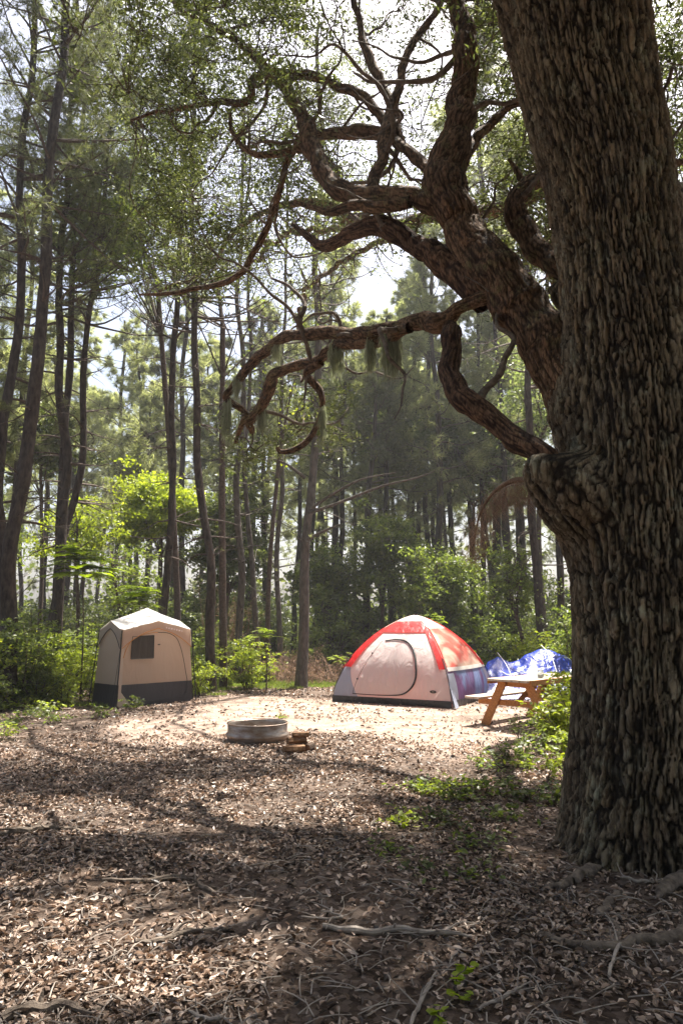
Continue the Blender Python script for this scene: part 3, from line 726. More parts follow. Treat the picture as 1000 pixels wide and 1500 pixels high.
pines = [
 ('pine trunk cut by the left edge of the photo beside the thick leaning pine', [(-12,900),(2,640),(14,450),(28,200),(40,0)], 15.5, .125, 21, .48, 46),
 ('thick dark pine leaning right, at far left of the shower tent', [(17,925),(38,700),(60,480),(76,250),(97,10)], 15, .16, 22, .50, 50),
 ('straight dark pine in the middle of the trio left of the shower tent', [(85,912),(86,760),(90,640),(86,520),(100,300)], 18, .13, 20, .50, 46),
 ('slim pine leaning right out of the trio left of the shower tent', [(84,908),(102,760),(117,660),(133,520),(150,380)], 18.6, .11, 18, .52, 36),
 ('dark slightly bent pine at the back of the trio left of the shower tent', [(78,915),(94,800),(92,680),(98,560),(104,460)], 19.3, .12, 21, .50, 40),
 ('slender reddish pine rising directly behind the shower tent', [(237,890),(241,760),(245,640),(250,510),(256,380)], 18.5, .105, 19, .50, 38),
 ('slender dark pine curving gently right of the shower tent', [(304,905),(299,780),(290,640),(284,520),(280,400)], 18.2, .12, 19, .50, 38),
 ('grey pine below the tip of the low oak limb, left one of a close pair', [(348,880),(349,740),(350,600),(352,500)], 21, .11, 18, .52, 34),
 ('thin grey pine, right one of the close pair below the oak limb tip', [(374,890),(368,760),(362,640),(360,520)], 21.6, .085, 18, .52, 30),
 ('thin grey pine standing just left of the pine with long bare boughs', [(411,905),(410,780),(411,660),(414,540)], 22, .085, 17, .52, 28),
 ('stout grey pine with long bare boughs reaching right, left of the red tent', [(443,930),(447,800),(453,690),(458,560)], 19.5, .14, 19, .50, 36),
 ('dark pine right of the red tent, seen just left of the oak trunk', [(794,925),(786,860),(782,790),(778,640)], 21, .14, 18, .5, 32),
 ('slim pine nearly touching the oak outline above the blue tarp', [(822,925),(815,820),(812,700),(808,600)], 23, .12, 18, .5, 30),
]
for k, (lab, pts, Y, r0, H, c0, nb) in enumerate(pines):
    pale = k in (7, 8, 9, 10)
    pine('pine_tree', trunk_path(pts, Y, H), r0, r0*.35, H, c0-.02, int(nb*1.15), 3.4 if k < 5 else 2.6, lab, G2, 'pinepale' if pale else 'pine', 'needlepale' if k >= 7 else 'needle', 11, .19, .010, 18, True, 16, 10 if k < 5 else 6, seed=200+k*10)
# long bare boughs of the stout pine
for o in [o for o in C.objects if o.get('label', '').startswith('stout grey pine')]:
    b = []
    for pts in ([(455,745,19.4),(490,722,19),(530,702,18.6),(580,692,18.2)], [(452,752,19.4),(500,735,19),(560,712,18.5),(610,700,18),(636,690,17.8)], [(450,790,19.4),(480,775,19.2),(500,768,19)], [(447,700,19.4),(420,680,19.2),(400,672,19)]):
        b.append(tube([at(*p) for p in pts], np.linspace(.05, .012, len(pts)), 6, 16))
    build('bare_bough', b, M['pinepale'], o, True)
# distant pines: four patterns, copied
protos = []
GF = 'slender distant pines of the forest behind the camp'
far_lab = 'slender distant pine of the forest behind the camp'
spots = []
fixed = [(508,27),(533,30),(540,26),(560,33),(575,28),(588,38),(607,31),(617,36),(628,30),(643,27),(656,40),(668,31),(690,34),(703,29),(722,38),(738,33),(752,28),(770,36),(488,29),(470,36),(430,32),(395,33),(322,31),(270,30),(165,36),(205,33),(120,40),(230,42),(60,44),(30,38),(-60,24),(842,30),(870,27),(900,33)]
for px, Y in fixed: spots.append((at(px, 905, Y)[0], Y))
for k in range(50):
    Y = rng.uniform(28, 62); pxx = rng.uniform(-150, 1150)
    if 40 < pxx < 260 and rng.random() < .25: continue
    spots.append(((pxx-500)/FPX*Y, Y))
for k in range(26):   # beside and beyond the frame
    s = rng.choice([-1, 1]); spots.append((s*rng.uniform(11, 22), rng.uniform(8, 30)))
for k in range(54): spots.append((rng.uniform(-20, 20), rng.uniform(-26, -4)))
ii = 0
for k in range(5):
    H = [15, 16.5, 14, 17, 15.5][k]; zz = np.linspace(0, H, 9)
    path = np.stack([np.cumsum(rng.normal(size=9))*.05, np.cumsum(rng.normal(size=9))*.05, zz], 1); path[0] = 0
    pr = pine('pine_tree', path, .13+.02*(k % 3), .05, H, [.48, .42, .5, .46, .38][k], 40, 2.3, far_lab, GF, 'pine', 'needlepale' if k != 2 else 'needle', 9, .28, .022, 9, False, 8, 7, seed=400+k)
    protos.append(pr)
tall = [(728,33),(762,36)]
spots += [(at(px, 905, Y)[0], Y+.01) for px, Y in tall]; NT = len(spots)-len(tall)
used = [False]*5
def near_free(x, y):
    # crowns may not stand between the sun and the clearing
    P = np.array([[x+dx, y, z] for z in (9, 11, 13, 15) for dx in (-1, 0, 1)]); return shade_keep(P).mean() > .2
for n_, (x, y) in enumerate(spots):
    if 3 < y < 25.5 and not near_free(x, y): continue
    k = n_ % 5; o = protos[k] if not used[k] else copy_tree(protos[k]); used[k] = True
    o.location = (x, y, 0); o.rotation_euler = (0, rng.normal()*.02, rng.uniform(0, 6.28)); s = rng.uniform(.85, 1.15)*(1.0 if n_ < NT else 1.6); o.scale = (s, s, s*rng.uniform(.95, 1.1))
for k in range(5):
    if not used[k]: protos[k].location = (14+k*3, 34, 0)

# ---------------------------------------------------------------- broadleaf trees
def broadleaf(px, gy_, cx, cy, rx, ry, Y, leafm, n, size, label, group, nc=40, r0=.07, dep=None, tmat='twig', filt=True):
    c = at(cx, cy, Y); k = Y/FPX; A = np.array([rx*k, dep or rx*k*.9, ry*k]); base = at(px, 905, Y); base[2] = -.03
    o = empty('broadleaf_tree' if c[2] > 3 else 'understory_tree', tuple(base), label, 'tree', group)
    fork = base*.35+c*.65; fork[:2] = base[:2]*.5+c[:2]*.5; fork[2] = max(.8, c[2]-A[2]*.8)
    br = []; m_ = (base+fork)/2+rng.normal(size=3)*.12*np.array([1, 1, 0])
    X, rr = catmull([base, m_, fork], [r0, r0*.8, r0*.65], 24)
    V, F = tube(X, rr, 9, straight=True); V = V+(fbm(V*8, 2, 5)[:, None]-.5)*(V-np.repeat(X, 9, 0))*.4
    build('trunk', [(V, F)], M[tmat], o, True)
    LPs = []
    n = int(n*2.4); nc = int(nc*1.3); topp = c+np.array([rng.normal()*.2, rng.normal()*.2, A[2]*.8])
    ldr = np.array(catmull([fork, (fork+topp)/2+rng.normal(size=3)*A*.2, topp], [1, 1, 1], 12)[0]); br.append(tube(ldr, np.linspace(r0*.6, .006, 12), 5, straight=True))
    for j in range(nc):
        u = unit(1)[0]*rng.random()**.5*(.75+.55*rng.random()); e = c+u*A
        if filt and shade_keep(e[None])[0] < .1 and rng.random() < .92: continue
        st = ldr[rng.integers(0, 10)] if rng.random() < .8 else m_*.3+fork*.7
        md = (st+e)/2+rng.normal(size=3)*.12*np.linalg.norm(e-st)*.6
        br.append(tube([st, md, e], [r0*.22, r0*.13, .003], 4, 8))
        s = .12+.17*A.mean()*rng.random()
        for b in range(3):
            ee = e+rng.normal(size=3)*s; br.append(tube([md*.3+e*.7, (e+ee)/2+rng.normal(size=3)*.03, ee], [.008, .005, .002], 3, 4))
            LPs.append(ee+rng.normal(size=(n//nc//3, 3))*np.array([s, s, s*.45])*.8)
    LPs = np.concatenate(LPs)
    if filt: LPs = sift(LPs, 1.0, 1.0 if Y > 19.5 else 0)
    LPs = LPs[~in_hole(LPs, .6)]
    build('crown', [leaves(LPs, size, .55, .12, .25, .4)]+[(p, q, 1) for p, q in br], [M[leafm], M[tmat]], o)
GB = 'broadleaf trees among the pines'
bl = [
 (330,0,315,400,160,110,19,'mid',15000,.11,'broad green tree whose crown hangs in the middle left of the photo behind the oak',70,.11),
 (268,0,180,330,120,110,20,'pale',11000,.12,'pale green tree crown filling the gap left of the oak limbs',60,.10),
 (392,0,425,590,75,90,20.5,'bright',8000,.09,'yellow green tree behind the hooked tip of the low oak limb',44,.08),
 (238,0,232,745,62,55,24,'bright',8000,.12,'sunlit yellow green tree rising above the shower tent',44,.09),
 (112,0,108,775,52,50,22,'bright',6000,.11,'yellow green sapling between the pine trio and the shower tent',36,.07),
 (176,0,170,840,70,46,20.5,'mid',7000,.10,'bushy green tree just left of the shower tent roof',40,.06),
 (15,0,12,810,60,70,19,'mid',7000,.10,'leafy tree at the left edge behind the leaning pine',40,.06),
 (335,0,335,790,52,80,24.5,'deep',7000,.12,'dark green tree behind the close pair of grey pines',40,.08),
 (480,0,480,850,55,45,25,'mid',3500,.12,'dark bushy tree left of the red tent peak',40,.08),
 (560,0,565,810,50,65,24,'mid',5500,.11,'tall leafy tree directly behind the red tent',44,.08),
 (650,0,640,850,62,50,22.5,'mid',7000,.10,'leafy tree behind the right side of the red tent',40,.07),
 (755,0,752,850,60,55,21.5,'mid',5000,.10,'dark leafy tree behind the picnic table and blue tarp',44,.08),
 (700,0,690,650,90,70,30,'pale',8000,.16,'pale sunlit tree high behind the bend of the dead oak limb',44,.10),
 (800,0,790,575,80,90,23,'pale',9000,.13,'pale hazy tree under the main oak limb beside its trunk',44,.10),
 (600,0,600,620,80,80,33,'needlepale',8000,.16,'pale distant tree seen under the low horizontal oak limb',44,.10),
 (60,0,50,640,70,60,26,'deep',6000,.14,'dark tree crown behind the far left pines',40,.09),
 (520,0,515,590,70,70,30,'mid',6500,.15,'grey green tree crown behind the long moss curtain',40,.09),
]
for (px, _, cx, cy, rx, ry, Y, lm, n, s, lab, nc, r0) in bl: broadleaf(px, 0, cx, cy, rx, ry, Y, lm, n, s, lab, GB, nc, r0)

# ---------------------------------------------------------------- shrubs
def shrub_proto(k, leafm, w, h, n, size, stems=9):
    o = empty('shrub', (0, 0, 0), 'x', 'shrub', 'x'); br = []; LPs = []
    for j in range(stems):
        az = rng.uniform(0, 6.28); ln = h*rng.uniform(.6, 1.05); e = np.array([math.cos(az)*w*rng.uniform(.2, 1), math.sin(az)*w*rng.uniform(.2, 1), ln])
        m_ = e*.5+np.array([rng.normal()*.08, rng.normal()*.08, .05]); b0 = np.array([rng.normal()*.08, rng.normal()*.08, -.02])
        br.append(tube([b0, m_, e], [.014, .009, .003], 5, 8))
        for b in range(9):
            t = rng.uniform(.25, 1); st = (b0*(1-t)+m_*t) if t < .5 else (m_*(2-2*t)+e*(2*t-1)); ee = st+rng.normal(size=3)*np.array([.24, .24, .13])*h*.6
            ee[2] = max(ee[2], .05)
            br.append(tube([st, (st+ee)/2+rng.normal(size=3)*.02, ee], [.005, .003, .0015], 3, 4))
            tt = rng.random((n//stems//9, 1))
            LPs.append(st+(ee-st)*(.3+.75*tt)+rng.normal(size=(len(tt), 3))*np.array([.09, .09, .035])*h*.6)
    LPs = np.concatenate(LPs); LPs[:, 2] = np.abs(LPs[:, 2])+.02
    build('foliage', [leaves(LPs, size, .5, .1, .45, .4)]+[(p, q, 1) for p, q in br], [M[leafm], M['twig']], o); return o
SP = [shrub_proto(0, 'bright', .9, 1.5, 2200, .085), shrub_proto(1, 'mid', 1.0, 1.7, 2600, .085), shrub_proto(2, 'deep', 1.1, 2.0, 3000, .09), shrub_proto(3, 'bright', .6, .8, 1400, .07), shrub_proto(4, 'mid', .8, 1.0, 2000, .07)]
su = [False]*5
def shrub(k, x, y, s, label, group):
    o = SP[k] if not su[k] else copy_tree(SP[k]); su[k] = True
    o.location = (x, y, gz1(x, y)); o.rotation_euler = (0, 0, rng.uniform(0, 6.28)); o.scale = (s, s, s*rng.uniform(.85, 1.15)); props(o, label, 'shrub', group)
def shrub_px(k, px, Y, s, label, group): p = at(px, 905, Y); shrub(k, p[0], Y, s, label, group)
GL = 'sunlit shrubs left of the shower tent'; LL = 'sunlit yellow green shrub in the thicket left of the shower tent'
for px, Y, s, k in [(10,14.2,.75,4),(-30,14.4,1.0,0),(62,15.0,.8,4),(95,15.3,.6,0),(35,15.2,1.15,1),(-40,13.5,.9,4),(-5,14.8,.8,3),(25,16,.9,0),(55,15.6,.9,3),(70,17,.95,0),(100,15.9,1.0,3),(118,17.3,.9,0),(20,18,.9,1),(60,19,1.1,1),(120,19.2,1.0,1),(-30,17,.9,0),(-90,16,1,1),(140,17.5,.8,3)]:
    shrub_px(k, px, Y, s, LL, GL)
GQ = 'shrubs crowding the oak beside the picnic table'
for px, Y, s, k in [(818,10.9,.62,3),(846,10.3,.75,0),(840,9.2,.55,3),(800,11.2,.42,3),(862,11.6,.9,4)]: shrub_px(k, px, Y, s, 'bright leafy shrub between the picnic table and the massive oak trunk', GQ)
GM = 'leafy shrubs between the two tents'; LM = 'leafy green shrub between the shower tent and the red tent'
for px, Y, s, k in [(292,17.2,.95,3),(312,18.2,.85,4),(335,19.2,.8,3),(365,19.0,1.0,0),(385,20.5,.8,3),(290,20,1.0,1),(330,21.5,.9,1),(415,22,.6,3),(440,23.5,.7,4)]:
    shrub_px(k, px, Y, s, LM, GM)
GR = 'shrubs behind the red tent and blue tarp'; LR = 'green shrub growing behind the red tent and the blue tarp'
for px, Y, s, k in [(500,24,.6,3),(530,25,.9,1),(580,23.5,1.0,2),(620,22.5,1.0,1),(660,22,.9,0),(690,21.5,.85,4),(720,21,.9,3),(745,20.5,.9,4),(770,20.5,1.0,0),(800,19.5,1.0,3),(825,19,1.1,0),(850,18,1.2,1),(880,19,1.2,2)]:
    shrub_px(k, px, Y, s, LR, GR)
GD = 'deep forest shrubs'; LD = 'dark green shrub in the shaded forest behind the clearing'
for k in range(84):
    Y = rng.uniform(21.5, 42); px = rng.uniform(-120, 1120); s = rng.uniform(.9, 1.5)*(1.0 if Y < 30 else 1.3)
    shrub_px([2, 1, 2, 1, 4, 2][k % 6], px, Y, s, LD, GD)
for k in range(16): # beside the frame
    s_ = -1 if k % 2 else 1; Y = rng.uniform(8, 20); shrub([1, 2, 0][k % 3], s_*(Y*.5+rng.uniform(2.5, 6)), Y, rng.uniform(.9, 1.3), LD, GD)
# far thicket closing the view
parts = []; q = []
for k in range(520):
    Y = rng.uniform(44, 66); x = rng.uniform(-1, 1)*Y*.8; h = rng.uniform(1.5, 4.6)
    q.append(np.array([x, Y, 0])+np.abs(rng.normal(size=(90, 3)))*np.array([1.2, 1.2, h*.55])*np.where(rng.random((90, 3)) < .5, [-1, -1, 1], [1, 1, 1]))
q = np.concatenate(q); o = build('distant_thicket', [leaves(q, .42, .6, .1, .3, .5)], M['deep']); props(o, 'far mass of dark undergrowth closing the forest view', 'thicket', kind='stuff')

# ---------------------------------------------------------------- ferny saplings (flat layered fronds)
def frond(base, d, L, w, droop=.25, pin=26):
    d = np.asarray(d, float); d /= np.linalg.norm(d); side = np.cross(d, [0, 0, 1.]); side /= np.linalg.norm(side)
    pts = []; V = []; F = []
    for j in range(9):
        t = j/8; pts.append(base+d*L*t+np.array([0, 0, -droop*L*t*t]))
    X = np.array(pts)
    for j in range(pin):
        t = .12+.88*j/(pin-1); u = t*8; a = min(int(u), 7); p = X[a]*(1-(u-a))+X[a+1]*(u-a)
        ww = w*math.sin(math.pi*min(1, .12+t*.95))**.7; 
        for s in (-1, 1):
            e = p+side*s*ww+d*ww*.35+np.array([0, 0, -.12*ww+rng.normal()*.01]); b = d*L/pin*.6
            i = len(V); V += [p-b*.6, p+b*.6, p*.5+e*.5+b, e, p*.5+e*.5-b]; F.append([i, i+1, i+2, i+3]); F.append([i, i+3, i+4, i+4])
    V = np.array(V); F4 = np.array([f for f in F if f[2] != f[3]]); F3 = np.array([f[:3] for f in F if f[2] == f[3]])
    return [(V, F4), (V.copy(), F3)], tube(pts, np.linspace(.006, .002, 9), 4, 9)
def mimosa(px, pyc, Y, wpx, label, nfr=16, layers=3):
    c = at(px, pyc, Y); b = np.array([c[0]+.1, Y+.1, 0]); b[2] = gz1(b[0], b[1])
    o = empty('feathery_sapling', tuple(b), label, 'sapling', 'feathery saplings behind the shower tent')
    W = wpx*Y/FPX; st = [tube([b, (b+c)/2+np.array([.05, 0, 0]), c], [.02, .014, .006], 6, 12)]; lf = []
    for l in range(layers):
        for k in range(nfr):
            az = rng.uniform(0, 6.28); p, t = frond(c+np.array([rng.normal()*.1, rng.normal()*.1, -l*.2*W+rng.normal()*.04]), [math.cos(az), math.sin(az), .18], W*rng.uniform(.6, 1)*(1 if l else .7), W*.17, .3, 24)
            lf += p; st.append(t)
    build('stem', st, M['twig'], o, True); build('fronds', lf, M['fern'], o)
mimosa(120, 805, 15.8, 62, 'bright feathery sapling with flat fronds in front of the pine trio', 20, 4)
mimosa(203, 864, 16.8, 46, 'bright feathery sapling with flat fronds right above the shower tent', 20, 3)
mimosa(385, 925, 18.5, 34, 'low feathery sapling with flat fronds between the two tents', 12, 2)
mimosa(500, 962, 17.5, 20, 'small feathery sapling at the left foot of the red tent', 9, 2)
mimosa(640, 905, 19.5, 24, 'feathery sapling peeking over the red tent roof', 9, 2)

# small fern / seedling plants
def seedling(px, py, h, w, n, size, leafm, label, group, name='seedling'):
    g = ground(px, py); b = np.array([g[0], g[1], gz1(g[0], g[1])])
    o = empty(name, tuple(b), label, 'plant', group); st = []; LPs = []
    for k in range(7):
        e = b+np.array([rng.normal()*w*.5, rng.normal()*w*.5, h*rng.uniform(.5, 1)]); m_ = (b+e)/2+rng.normal(size=3)*.03
        st.append(tube([b, m_, e], [.004, .003, .0015], 4, 6))
        for _ in range(4):
            t = rng.uniform(.3, 1); p = b*(1-t)+e*t; q = p+rng.normal(size=3)*np.array([w*.35, w*.35, h*.12])
            st.append(tube([p, q], [.002, .001], 3, 3)); tt = rng.random((max(2, n//28), 1)); LPs.append(p+(q-p)*(.2+tt)+rng.normal(size=(len(tt), 3))*np.array([.03, .03, .015]))
    build('stems', st, M['twig'], o); LPs = np.concatenate(LPs); LPs[:, 2] = np.maximum(LPs[:, 2], b[2]+.02)
    build('foliage', [leaves(LPs, size, .5, .1, .55, .3, six=True)], M[leafm], o)
GS = 'leafy seedlings between the picnic table and the oak'; LS = 'leafy green seedling in the patch between the picnic table and the oak'
for px, py, h, w, n, s, lm in [(830,1070,.95,.5,420,.075,'bright'),(812,1062,.8,.4,300,.07,'mid'),(835,1100,.7,.4,300,.07,'bright'),(795,1085,.55,.3,200,.065,'mid'),(815,1085,.55,.35,260,.07,'bright'),(790,1105,.4,.3,200,.06,'mid'),(825,1120,.45,.3,220,.07,'bright'),(770,1120,.35,.3,180,.06,'mid'),(800,1140,.3,.3,180,.06,'bright'),(735,1120,.3,.28,150,.055,'deep'),
        (700,1128,.25,.3,150,.055,'mid'),(760,1085,.42,.2,90,.05,'mid'),(828,1060,.75,.4,320,.08,'mid'),(835,1040,1.0,.45,360,.08,'bright'),(640,1165,.16,.35,190,.05,'bright'),(670,1175,.18,.35,170,.05,'mid'),(610,1160,.14,.3,140,.05,'mid'),(710,1165,.2,.35,190,.055,'mid'),
        (770,1170,.2,.3,150,.055,'deep'),(600,1215,.12,.25,110,.05,'bright'),(650,1210,.14,.3,130,.05,'deep'),(690,1240,.12,.25,110,.05,'mid'),(740,1200,.14,.3,120,.05,'mid'),(810,1175,.25,.25,140,.055,'mid'),(575,1250,.1,.22,80,.045,'mid'),(620,1275,.1,.2,70,.045,'deep'),(685,1290,.1,.25,80,.05,'mid')]:
    seedling(px, py, h, w, n, s, lm, LS, GS)
GT = 'low weeds along the left edge of the clearing'; LT = 'low green weed at the left edge of the clearing'
for px, py in [(15,1040),(45,1030),(75,1042),(100,1028),(125,1030),(190,1040),(20,1065),(60,1052),(285,1010),(150,1052),(5,1085),(88,1060)]:
    seedling(px, py, .25, .4, 170, .06, 'bright' if px % 2 else 'mid', LT, GT, 'weed')
seedling(412, 1052, .07, .1, 40, .04, 'bright', 'tiny green tuft behind the fire ring', None, 'weed')
def vine(px, py, label, k):
    g = ground(px, py); b = np.array([g[0], g[1], gz1(g[0], g[1])]); o = empty('green_sprig', tuple(b), label, 'plant'); P = []; pts = []
    for j in range(k): pts.append(b+np.array([.012*j+rng.normal()*.012, .035*j, .03+.012*j]))
    build('stem', [tube(pts, [.003]*k, 4, k*2)], M['twig'], o)
    for p in pts:
        for _ in range(3): P.append(p+rng.normal(size=3)*np.array([.022, .02, .008]))
    build('leaves', [leaves(np.array(P), .055, .75, .08, .85, .3, six=True)], M['fern'], o)
vine(672,1462,'small bright yellow green sprig at the bottom, trailing over dark leaves',6)
vine(640,1497,'single bright green sprig cut by the bottom edge of the photo',3)

# grass strip
x = rng.uniform(-4.6, 1.6, 34000); y = rng.uniform(15.2, 24, 34000)
G = np.stack([x, y, gz(x, y)], 1); gpx, gpy, _ = project(G)
dn = fbm(np.stack([x*1.1, y*1.1, x*0], 1), 3, 77)
k = (gpy > 978-.02*(gpx-400)) & (gpy < 1012+22*(dn-.5)-(gpx-330)*.07) & (gpx > 265) & (gpx < 520) & (rng.random(len(x)) < np.clip((dn-.3)*4, 0, 1))
x2 = rng.uniform(-7.5, -3, 9000); y2 = rng.uniform(11.5, 17, 9000); dn2 = fbm(np.stack([x2*1.1, y2*1.1, x2*0], 1), 3, 78)
k2 = (dn2 > .5) & ((x2+7.5)/4 + (17-y2)*.18 < 1.1) 
G = np.concatenate([G[k], np.stack([x2, y2, gz(x2, y2)], 1)[k2]])
o = build('grass', [needles(G, np.tile([0, 0, 1.], (len(G), 1)), 2, .11, .014, .7)], M['grassm']); props(o, 'short pale green grass at the edge of the clearing', 'grass', kind='stuff')

# ---------------------------------------------------------------- logs, stumps, sticks
def log(pts, r, label, mtl, name='fallen_log', z=0.05, cat='log', sides=10):
    P = []
    for p in pts:
        if len(p) == 3: P.append(at(*p))
        else: g = ground(*p); P.append(np.array([g[0], g[1], gz1(g[0], g[1])+z]))
    X, rr = catmull(P, r, 34); Q = np.stack([np.linspace(0, 4, 34)]*3, 1); X = X+(np.stack([fbm(Q, 2, 3), fbm(Q, 2, 9), fbm(Q, 2, 12)], 1)-.5)*np.minimum(.1, rr[:, None]*2.0)
    l = np.linspace(0, 1, 34); rr = rr*(.75+.6*fbm(np.stack([l*14, l*0+rr[5]*500, l*0], 1), 3, 21))
    X[:, 2] += (fbm(np.stack([l*5, l*0+X[0, 0], l*0], 1), 2, 22)-.6)*rr.mean()*3
    parts = capped(X, rr, sides)
    for k in range(4 if name == 'fallen_branch' else 2):
        i = rng.integers(6, 30); e = X[i]+np.array([rng.normal()*.12, rng.normal()*.12, .03+rng.random()*.04]); parts.append(tube([X[i], (X[i]+e)/2+rng.normal(size=3)*.015, e], [rr[i]*.5, rr[i]*.35, .0015], 5, 6))
    o = build(name, [(p[0]+0, p[1]) for p in parts], mtl, None, False, origin=X[0]); props(o, label, cat); return o
log([(440,978),(480,984),(515,992)], [.06,.05,.04], 'pale fallen log lying left of the red tent', M['greytwig'], 'fallen_log')
log([(425,990),(470,978),(505,974)], [.05,.04,.03], 'second thin fallen log crossing behind the pale log', M['greytwig'], 'fallen_log', .12)
log([(490,1001),(455,996),(400,990)], [.03,.03,.02], 'thin dark log in the grass between the tents', M['dead'], 'fallen_log')
sn = ground(411, 972); log_ = [np.array([sn[0], sn[1], -.05]), np.array([sn[0]-.02, sn[1], 1.0]), np.array([sn[0]-.03, sn[1], 1.75]), np.array([sn[0]-.06, sn[1], 2.0])]
so = empty('broken_snag', tuple(log_[0]), 'broken reddish tree stump standing between the tents before the grey pines', 'stump')
V, F = tube(log_, [.15, .12, .11, .03], 12, 20); V = V+(fbm(V*7, 3, 8)[:, None]-.5)*.06; build('stump', [(V, F)], M['dead'], so, True)
build('splinters', [tube([log_[2], log_[2]+np.array([.08*k-.08, 0, .25+.1*(k % 2)])], [.03, .004], 4, 3) for k in range(3)], M['greytwig'], so)
sticks = [
 ([(470,1362),(520,1366),(580,1366),(640,1374),(690,1378)], [.012,.02,.018,.014,.006], 'long grey fallen branch lying across the shaded foreground', 'greytwig'),
 ([(598,1502),(612,1470),(626,1445),(638,1425)], [.008,.01,.009,.004], 'pale bare stick pointing up at the bottom centre', 'greytwig'),
 ([(908,1284),(935,1287),(978,1290)], [.008,.012,.01], 'pale short stick at the foot of the oak', 'greytwig'),
 ([(148,1296),(200,1297),(270,1292),(292,1300),(315,1312)], [.01,.018,.02,.022,.008], 'grey crooked branch on the sunlit leaves at left', 'rotwood'),
 ([(195,1388),(240,1375),(300,1360),(340,1358)], [.01,.02,.018,.008], 'dark branch half buried in leaves at lower left', 'rotwood'),
 ([(-10,1230),(40,1222),(100,1220),(118,1226)], [.03,.03,.022,.008], 'dark fallen branch at the left edge on the leaves', 'rotwood'),
 ([(-5,1492),(60,1475),(130,1478),(180,1460)], [.03,.03,.022,.01], 'thick dark branch crossing the bottom left corner', 'rotwood'),
 ([(700,1478),(735,1462),(775,1440)], [.006,.008,.004], 'thin twig lying right of the bright sprig', 'greytwig'),
 ([(890,1440),(905,1400),(930,1392)], [.008,.01,.005], 'short forked stick between the oak roots', 'greytwig'),
 ([(275,1485),(320,1492),(332,1470)], [.006,.012,.005], 'small curved stick at the bottom edge left of centre', 'greytwig'),
 ([(815,1240),(840,1222),(848,1215)], [.006,.008,.004], 'small pale stick leaning toward the oak base', 'greytwig'),
 ([(440,1352),(500,1352),(470,1345)], [.005,.008,.004], 'short twig above the long grey branch', 'greytwig'),
]
for pts, r, lab, mt in sticks: log(pts, np.array(r)*.9, lab, M[mt], 'fallen_branch', .022, 'branch', 8)
# brown dead brush
def brush(px, py, Y, w, h, label):
    c = at(px, 905, Y); b = np.array([c[0], Y, 0]); o = empty('dead_brush', tuple(b), label, 'brush', 'heaps of dead brush'); br = []; P = []
    for k in range(70):
        s = b+np.array([rng.normal()*w*.6, rng.normal()*.4, rng.random()*h*.4]); e = s+np.array([rng.normal()*w*.5, rng.normal()*.4, rng.uniform(.1, 1)*h])
        br.append(tube([s, (s+e)/2+rng.normal(size=3)*.08, e], [.01, .006, .002], 4, 5)); P.append(s+(e-s)*rng.random((14, 1))+rng.normal(size=(14, 3))*.07)
    build('brushwood', [(a, b, 0) for a, b in br]+[needles(np.concatenate(P), np.tile([0, 0, -.6], (70*14, 1)), 3, .13, .007, .8)+(1,)], [M['dead'], M['brownneedle']], o)
brush(450,950,20.5,.9,.8,'brown heap of dead brush left of the red tent')
brush(345,905,21.5,.6,2.2,'brown dead bush standing by the grey pines')
brush(560,935,21.8,.9,1.1,'brown dead brush right behind the red tent')
brush(410,950,21.5,.6,.8,'brown dead brush at the foot of the broken stump')

# ---------------------------------------------------------------- shower tent
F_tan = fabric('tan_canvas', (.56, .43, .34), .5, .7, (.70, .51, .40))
F_tan_shade = fabric('shaded_tan_canvas', (.42, .36, .30), .3, .7)  # tan cloth of the side walls, their shade put into the colour
F_char = fabric('charcoal_canvas', (.045, .042, .045), .05, .7)
F_white = fabric('silver_roof', (.72, .70, .68), .3, .5, (.7, .66, .6))
F_mesh = fabric('mesh_window', (.05, .04, .03), .15, .6)
F_cream = fabric('cream_canvas', (.62, .5, .4), .3, .7)
M['black'] = plain('black_plastic', (.008, .008, .009), (.02, .02, .02), 20, .5, .4)
M['orange_trim'] = plain('orange_trim', (.5, .2, .04), (.6, .26, .06), 20, .6, .3)
A = ground(171, 1037); ang = R(47); W, D = 1.80, .95
ux = np.array([math.cos(ang), math.sin(ang), 0]); uy = np.array([-math.sin(ang), math.cos(ang), 0])
st_o = empty('shower_tent', (A[0], A[1], 0), 'tan cabin shower tent with white roof and charcoal skirt at the left of the clearing', 'tent')
ZE, ZM, ZP = 1.50, 1.68, 1.96; INX, INY = .10, .06
def sc(i, z, out=0):   # corner i at height z
    t = max(0, z)/ZE; bx_ = [0, W, W, 0][i]; by_ = [0, 0, D, D][i]
    sx = [1, -1, -1, 1][i]; sy = [1, 1, -1, -1][i]
    return A*np.array([1, 1, 0])+ux*(bx_+sx*(INX*t-out))+uy*(by_+sy*(INY*t-out))+np.array([0, 0, z])
def eave(i, s): return ZE+(ZM-ZE)*(1-abs(2*s-1))
def face_panel(i, z0, z1, s0=0, s1=1, out=0, ns=24, nz=14, wr=.012, sag=0):
    j = (i+1) % 4; V = []
    nrm = [-uy, ux, uy, -ux][i]
    for a in range(nz+1):
        for b in range(ns+1):
            s = s0(a/nz) if callable(s0) else s0; e = s1(a/nz) if callable(s1) else s1; u = s+(e-s)*b/ns
            lo = z0(u) if callable(z0) else z0; hi = z1(u) if callable(z1) else z1; z = lo+(hi-lo)*a/nz
            p = sc(i, z)*(1-u)+sc(j, z)*u
            V.append(p+nrm*out)
    V = np.array(V); 
    w = fbm(np.stack([V@ux*4+V[:, 2]*2.4, V@uy*4, V[:, 2]*1.1], 1), 3, 50+i)-.5
    V = V+nrm[None]*(w[:, None]*wr*2); return V, ringfaces_grid(nz+1, ns+1)
HS = .42
